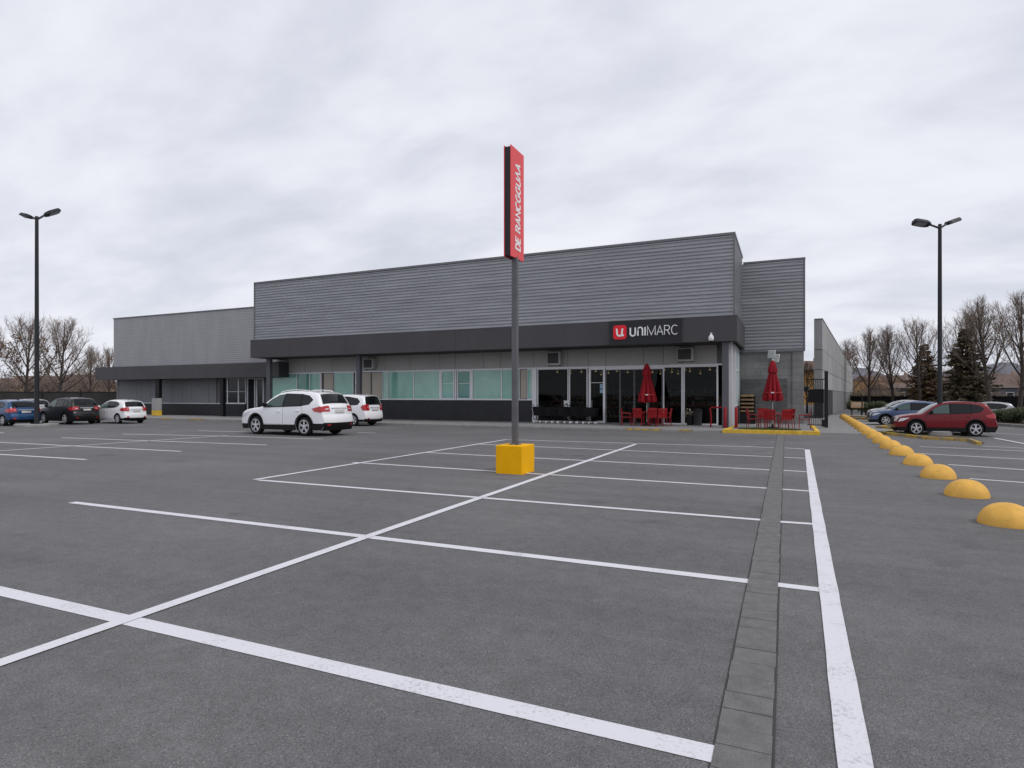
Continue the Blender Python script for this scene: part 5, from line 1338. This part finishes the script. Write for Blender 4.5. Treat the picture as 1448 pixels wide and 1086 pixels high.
def conifer(seed, H, Rb):
    rr = random.Random(seed); trunk = MB(); crown = MB()
    main = grow(rr, Vector((0,0,-0.1)), Vector((0,0,1)), H, 8, 0.05, 0.012); tubes3(trunk, main, 0.02*H, 0.02, 8)
    z = 0.10*H
    while z < H*0.985:
        u = (z-0.10*H)/(0.9*H); rad = Rb*(1-u)**0.85*rr.uniform(0.72,1.12)+0.12; nb = max(6, int(14*(1-u)+5))
        for k in range(nb):
            az = rr.uniform(0,6.283); ln = rad*rr.uniform(0.55,1.15); d = Vector((math.cos(az), math.sin(az), rr.uniform(-0.05,0.28)))
            b1 = grow(rr, along(main, z/H)[0], d.normalized(), ln, 5, -0.045+0.02*u, 0.05); tubes3(crown, b1, 0.03*(1-u)+0.012, 0.008, 3, 1)
            ns = int(14+ln*16)
            for j in range(ns):
                p, dd = along(b1, 0.15+0.85*rr.random()); sd_ = dd.cross(Vector((0,0,1))).normalized()*rr.choice((-1,1))
                v = (dd*rr.uniform(0.3,1) + sd_*rr.uniform(0.2,1.0) + Vector((0,0,rr.uniform(-0.55,0.25)))).normalized(); l_ = rr.uniform(0.22,0.52); w_ = v.cross(Vector((rr.gauss(0,1),rr.gauss(0,1),rr.gauss(0,1)))).normalized()*rr.uniform(0.04,0.095)
                crown.add([p-w_*0.6, p+v*l_*0.6-w_, p+v*l_, p+v*l_*0.6+w_, p+w_*0.6], [(0,1,2,3,4)])
        z += (0.16+0.16*(1-u))*H/9
    return trunk, crown
def as_tree(parts, name, label, loc, rz, group, mats, sc=1.0):
    t = thing(name, label, 'tree', loc, rz, group)
    parts[0].build('trunk', M['bark'], t, smooth=60)
    c = parts[1]
    if len(parts) > 2 and parts[2].v:
        c.add(parts[2].v, parts[2].f, 1)
    c.build('crown', mats, t)
    t.scale = (sc, sc, sc); return t
up = (0.44, 13, 44, 12); wide = (0.48, 14, 56, 16)
protos = {}
def bare(kind, px, Z, H, label, rz, group):
    cfg = {'up1': (21, up, 0), 'up2': (22, up, 0.06), 'wide': (23, wide, 0), 'brown': (24, wide, 0.5), 'tall': (25, (0.42, 14, 36, 10), 0), 'rust': (26, (0.44, 13, 46, 14), 0.40)}[kind]
    if kind not in protos:
        protos[kind] = as_tree(bare_tree(cfg[0], 10.0, cfg[1], cfg[2]), 'bare_tree', label, (0,0,0), 0, group, [M['twig'], M['leaf_brown'] if kind != 'rust' else M['leaf_rust']])
        o = protos[kind]
    else: o = copy_tree(protos[kind])
    o.location = place(px, Z); o.rotation_euler = (0,0,rz); s = H/10.0; o.scale = (s,s,s); tag(o, label, 'tree', group); return o
GL, GR = 'bare trees behind the left fence', 'bare trees along the right fence'
def Ht(py, Z): return 1.65 + (560-py)/857*Z
bare('brown', 33, 62, Ht(443,62), 'leafless tree with a few brown leaves, left of the left lamp post', 0.4, GL)
bare('wide', 82, 60, Ht(444,60), 'broad leafless tree right of the left lamp post', 1.0, GL)
bare('up1', 128, 74, Ht(486,74), 'small leafless tree between the broad tree and the annex', 2.0, GL)
bare('up2', 152, 84, Ht(488,84), 'thin leafless tree just left of the annex wall', 0.2, GL)
bare('up2', -28, 66, Ht(440,66), 'leafless tree at the left edge of the frame', 3.0, GL)
bare('up1', 1229, 76, Ht(459,76), 'leafless tree first to the right of the concrete wall', 0.7, GR)
bare('tall', 1263, 74, Ht(454,74), 'slim leafless tree second to the right of the concrete wall', 1.9, GR)
bare('wide', 1302, 70, Ht(445,70), 'leafless tree just left of the right lamp post, brown conifer behind it', 2.6, GR)
bare('up1', 1368, 74, Ht(432,74), 'leafless tree standing behind the big dark conifer', 4.0, GR)
bare('tall', 1401, 60, Ht(409,60), 'tall slim leafless tree right of the dark conifer', 0.5, GR)
bare('up2', 1441, 58, Ht(405,58), 'tall leafless tree at the right edge of the frame', 5.1, GR)
bare('rust', 1199, 110, Ht(476,110), 'rusty leafed thin tree rising over the far end of the concrete wall', 0.0, GR)
bare('rust', 1141, 58, Ht(508,58), 'small rusty leafed tree seen through the gap between gate and concrete wall', 1.0, GR)
pA = conifer(31, 10.0, 3.5)
cz = 66; as_tree(pA, 'conifer_tree', 'big dark olive conifer behind the dark red car', place(1364, cz), 0.3, 'conifers by the right fence', [M['leaf_olive'], M['bark']], Ht(461, cz)/10)
pB = conifer(37, 10.0, 3.3)
cz = 72; as_tree(pB, 'conifer_tree', 'brownish conifer left of the right lamp post', place(1308, cz), 1.3, 'conifers by the right fence', [mat('brown_needle', (0.17,0.11,0.06), 0.8, var=0.4, scale=2), M['bark']], Ht(484, cz)/10)

# ------------------------------------------------------------------ shrubs, hedge, far wood
def leaf_cloud(mb, rr, c, rad, n, sz, m=0):
    for _ in range(n):
        d = Vector((rr.gauss(0,1),rr.gauss(0,1),rr.gauss(0,1))).normalized()*(rr.random()**0.45)
        p = Vector(c) + Vector((d.x*rad[0], d.y*rad[1], d.z*rad[2])); u = Vector((rr.gauss(0,1),rr.gauss(0,1),rr.gauss(0,1))).normalized(); w_ = u.orthogonal().normalized(); s_ = sz*rr.uniform(0.6,1.4)
        mb.quad(p-u*s_, p+w_*s_*0.55, p+u*s_, p-w_*s_*0.55, m)
def shrub(px, Z, w, h, label, matk, seed, group, n=1500, sz=0.07, z0=0.0):
    rr = random.Random(seed); t = thing('shrub', label, 'shrub', place(px, Z), 0, group); b = MB(); st_ = MB()
    for k in range(9):
        a_ = rr.uniform(0,6.28); q = Vector((math.cos(a_)*w*0.28*rr.random(), math.sin(a_)*w*0.28*rr.random(), 0)); tubes3(st_, grow(rr, q, Vector((q.x,q.y,1.2)).normalized(), h*0.75, 4, 0.05, 0.1), 0.03, 0.012, 5)
        leaf_cloud(b, rr, (rr.uniform(-.42,.42)*w, rr.uniform(-.42,.42)*w, h*rr.uniform(0.3,0.72)), (w*0.24, w*0.24, h*0.27), n//9, sz)
    st_.build('stem', M['bark'], t); b.build('foliage', M[matk], t)
GH = 'green shrubs along the right kerb'
for i, (px, Z, w, h) in enumerate(((1412,36,1.6,1.0),(1432,35.2,1.8,1.1),(1452,34.4,1.8,1.15),(1475,33.8,1.8,1.1))):
    shrub(px, Z, w, h, ['dark green shrub right behind the pale grey car','dark green shrub second from the right frame edge','dark green shrub at the right frame edge','dark green shrub beyond the right frame edge'][i], 'leaf_green', 60+i, GH, n=2600, sz=0.06)
for i, (px, Z, w, h) in enumerate(((1219,62,2.4,1.2),(1232,61,2.2,1.25),(1246,60,2.4,1.25))):
    shrub(px, Z, w, h, ['low green shrub at the foot of the concrete wall','low green shrub middle of three before the dark fence','low green shrub left behind the slate blue car'][i], 'leaf_green', 70+i, GH, n=1800, sz=0.09)
shrub(134.5, 45, 0.9, 1.35, 'small brown shrub between the black crossover and the white hatchback', 'leaf_brown', 80, None, n=700, sz=0.06)
M['leaf_dull'] = mat('dull_leaf', (0.105,0.078,0.062), 0.85, var=0.4, scale=1)
def far_wood(name, px0, px1, Z0, Z1, h0, h1, matk, n, seed, sz=0.35):
    rr = random.Random(seed); b = MB()
    for i in range(n):
        px = rr.uniform(px0, px1); Z = rr.uniform(Z0, Z1); c = place(px, Z); hh = rr.uniform(h0, h1)
        for k in range(3):
            st_ = grow(rr, c + Vector((rr.gauss(0,.8),rr.gauss(0,.8),0)), Vector((rr.gauss(0,.2),rr.gauss(0,.2),1)).normalized(), hh*rr.uniform(0.8,1.25), 5, 0.05, 0.10); tubes3(b, st_, 0.07, 0.015, 3, 1)
            for q in range(16):
                p_, d_ = along(st_, rr.uniform(0.2,0.98)); o_ = Vector((rr.gauss(0,1),rr.gauss(0,1),rr.uniform(0.4,1.6))).normalized()
                b2 = grow(rr, p_, o_, hh*rr.uniform(0.15,0.38), 3, 0.1, 0.1); tubes3(b, b2, 0.025, 0.01, 3, 1)
                for q2 in range(3):
                    p2_, d2_ = along(b2, rr.uniform(0.3,1)); tubes3(b, grow(rr, p2_, (d2_+Vector((rr.gauss(0,.5),rr.gauss(0,.5),rr.gauss(0.2,.4)))).normalized(), hh*0.12, 2, 0.1, 0.08), 0.015, 0.008, 3, 1)
        for k in range(4): leaf_cloud(b, rr, c + Vector((rr.gauss(0,hh*.28),rr.gauss(0,hh*.28),hh*rr.uniform(0.3,0.85))), (hh*.3,hh*.3,hh*.22), 30, sz*0.4)
    tag(b.build(name, [M[matk], M['twig']]), kind='stuff')
far_wood('far_wood', -300, 165, 92, 125, 3.2, 6.4, 'leaf_dull', 105, 91)
far_wood('far_wood', 1195, 1800, 100, 140, 3.5, 7.2, 'leaf_rust', 100, 92)
far_wood('far_wood', 1205, 1500, 84, 96, 1.4, 2.6, 'leaf_olive', 60, 93)

# ------------------------------------------------------------------ fences
def fence(pts, h, label, screen=None, bay=2.9, smat=None):
    t = thing('metal_fence', label, 'fence', (pts[0].x, pts[0].y, 0)); 
    for a, c in zip(pts[:-1], pts[1:]):
        d = c-a; L_ = d.length; d = d.normalized(); n_ = max(1, round(L_/bay)); s_ = Vector((-d.y, d.x, 0))
        for i in range(n_):
            p, q = a + d*(L_*i/n_), a + d*(L_*(i+1)/n_)
            m_ = MB(); m_.obox(p+Vector((0,0,h/2+0.06)), d*0.05, s_*0.05, Vector((0,0,h/2+0.06))); m_.build('post', M['black'], t, world=True)
            m_ = MB(); k = int((q-p).length/0.13)
            for j in range(1, k):
                r_ = p.lerp(q, j/k); m_.tube([r_+Vector((0,0,0.1)), r_+Vector((0,0,h))], 0.011, 4)
            for z in (0.14, h-0.12): m_.obox((p+q)/2+Vector((0,0,z)), (q-p)/2*0.99, s_*0.018, Vector((0,0,0.02)))
            if screen: m_.obox((p+q)/2+Vector((0,0,(0.1+h*screen)/2)) + s_*0.03, (q-p)/2*0.985, s_*0.004, Vector((0,0,(h*screen-0.1)/2)), 1)
            m_.build('bar_panel', [M['black'], smat or M['fence_mesh']], t, world=True)
fence([place(-500, 47), place(-70, 55), place(60, 58), place(166, 60.5)], 2.15, 'dark metal bar fence behind the left row of cars', screen=0.96, smat=mat('fence_screen_grey', (0.05,0.048,0.047), 0.9, var=0.3, scale=0.6))
fence([place(1203, 84), place(1330, 70), place(1500, 58), place(1800, 47), place(2300, 37)], 1.68, 'dark metal fence with black screening under the right trees', screen=0.97)

# ------------------------------------------------------------------ far houses and hill
def house(px, Z, w, d, h, rh, rz, wallm, roofm, label, nwin=3):
    t = thing('house', label, 'house', place(px, Z), rz, 'houses beyond the fences')
    b = MB(); b.box((-w/2,-d/2,0),(w/2,d/2,h)); b.build('wall', M[wallm], t)
    r_ = MB(); e = 0.4; r_.add([(-w/2-e,-d/2-e,h),(w/2+e,-d/2-e,h),(w/2+e,d/2+e,h),(-w/2-e,d/2+e,h),(-w/2-e,0,h+rh),(w/2+e,0,h+rh)], [(0,1,5,4),(2,3,4,5),(0,4,3),(1,2,5),(0,3,2,1)]); ro = r_.build('roof', M[roofm], t)
    c = MB(); c.box((w*0.2-0.25,0.4,h+rh*0.35),(w*0.2+0.25,0.9,h+rh+0.6)); c.build('chimney', M['house_wall'], ro)
    for i in range(nwin):
        x = -w/2 + w*(i+0.5)/nwin; f = MB(); f.box((x-0.6,-d/2-0.05,h*0.36),(x+0.6,-d/2-0.003,h*0.36+1.2)); fo = f.build('window', M['white'], t)
        q = MB(); q.box((x-0.52,-d/2-0.06,h*0.36+0.08),(x+0.52,-d/2-0.051,h*0.36+1.12)); q.build('pane', M['window_dark'], fo)
house(64, 150, 11, 9, 4.0, 2.6, YAW+0.2, 'house_wall', 'roof_tile', 'brown tiled house seen behind the broad left tree', 4)
house(122, 140, 9, 9, 3.8, 2.8, YAW-0.1, 'house_wall', 'roof_tile', 'brown tiled house just left of the annex', 3)
house(8, 160, 10, 9, 4.0, 2.4, YAW+0.1, 'house_grey', 'roof_tile', 'grey house with brown roof at the left frame edge', 4)
house(1264, 150, 15, 10, 5.4, 1.4, YAW-0.1, 'house_wall_orange', 'roof_tile', 'orange walled house behind the bare trees left of the right lamp post', 4)
house(1345, 112, 24, 10, 3.1, 1.0, YAW-0.2, 'house_grey', 'roof_tile', 'low blue grey building behind the right fence', 7)
house(1418, 130, 12, 10, 4.4, 2.0, YAW-0.15, 'house_wall_orange', 'roof_tile', 'tan house with brown roof near the right frame edge', 4)
house(1142, 120, 9, 8, 6.6, 2.0, YAW, 'house_wall_orange', 'roof_tile', 'tan house glimpsed between the gate and the concrete wall', 2)
hb_ = MB(); rr = random.Random(4); n_ = 160; vs = []
for i in range(n_+1):
    px = 1150 + 1500*i/n_; c = place(px, 620); hgt = 26 + 13*math.exp(-((px-1425)/60)**2) + 3*math.sin(i*0.37)+2.5*math.sin(i*0.17+1)+1.5*math.sin(i*0.93) + rr.uniform(-1,1)
    f0 = place(px, 520); vs += [(f0.x,f0.y,-1), (c.x,c.y,hgt), (place(px,760).x, place(px,760).y, -1)]
hb_.add(vs, [(3*i, 3*i+3, 3*i+4, 3*i+1) for i in range(n_)] + [(3*i+1, 3*i+4, 3*i+5, 3*i+2) for i in range(n_)])
struct(hb_.build('hills', mat('far_hill', (0.13,0.135,0.16), 0.95, var=0.3, scale=0.03), smooth=60))
# small board sign and barrier at the end of the dome row
q = place(1212, 53); t = thing('board_sign', 'small pale brown board sign on two posts at the far end of the dome row', 'sign', q, YAW+0.1)
b = MB(); b.box((-0.6,-0.03,0.6),(0.6,0.03,1.15)); b.build('board', M['wood'], t, bevel=0.02)
b = MB(); b.box((-0.5,-0.036,0.78),(0.5,-0.031,0.83)); b.box((-0.42,-0.036,0.93),(0.42,-0.031,1.02)); b.build('printed_stripe', M['beige'], t)
for s in (-0.45, 0.45):
    b = MB(); b.box((s-0.04,0.031,0),(s+0.04,0.09,1.2)); b.build('post', M['black'], t)
q = place(1219, 52); t = thing('thin_post', 'thin black post right of the small board sign', 'post', q); b = MB(); b.tube([(0,0,0),(0,0,1.75)], 0.05, 8); b.build('tube', M['black'], t)
b = MB(); b.lathe([(0.12,0),(0.12,0.02)], (0,0,0), 10); b.build('foot_plate', M['black'], t)
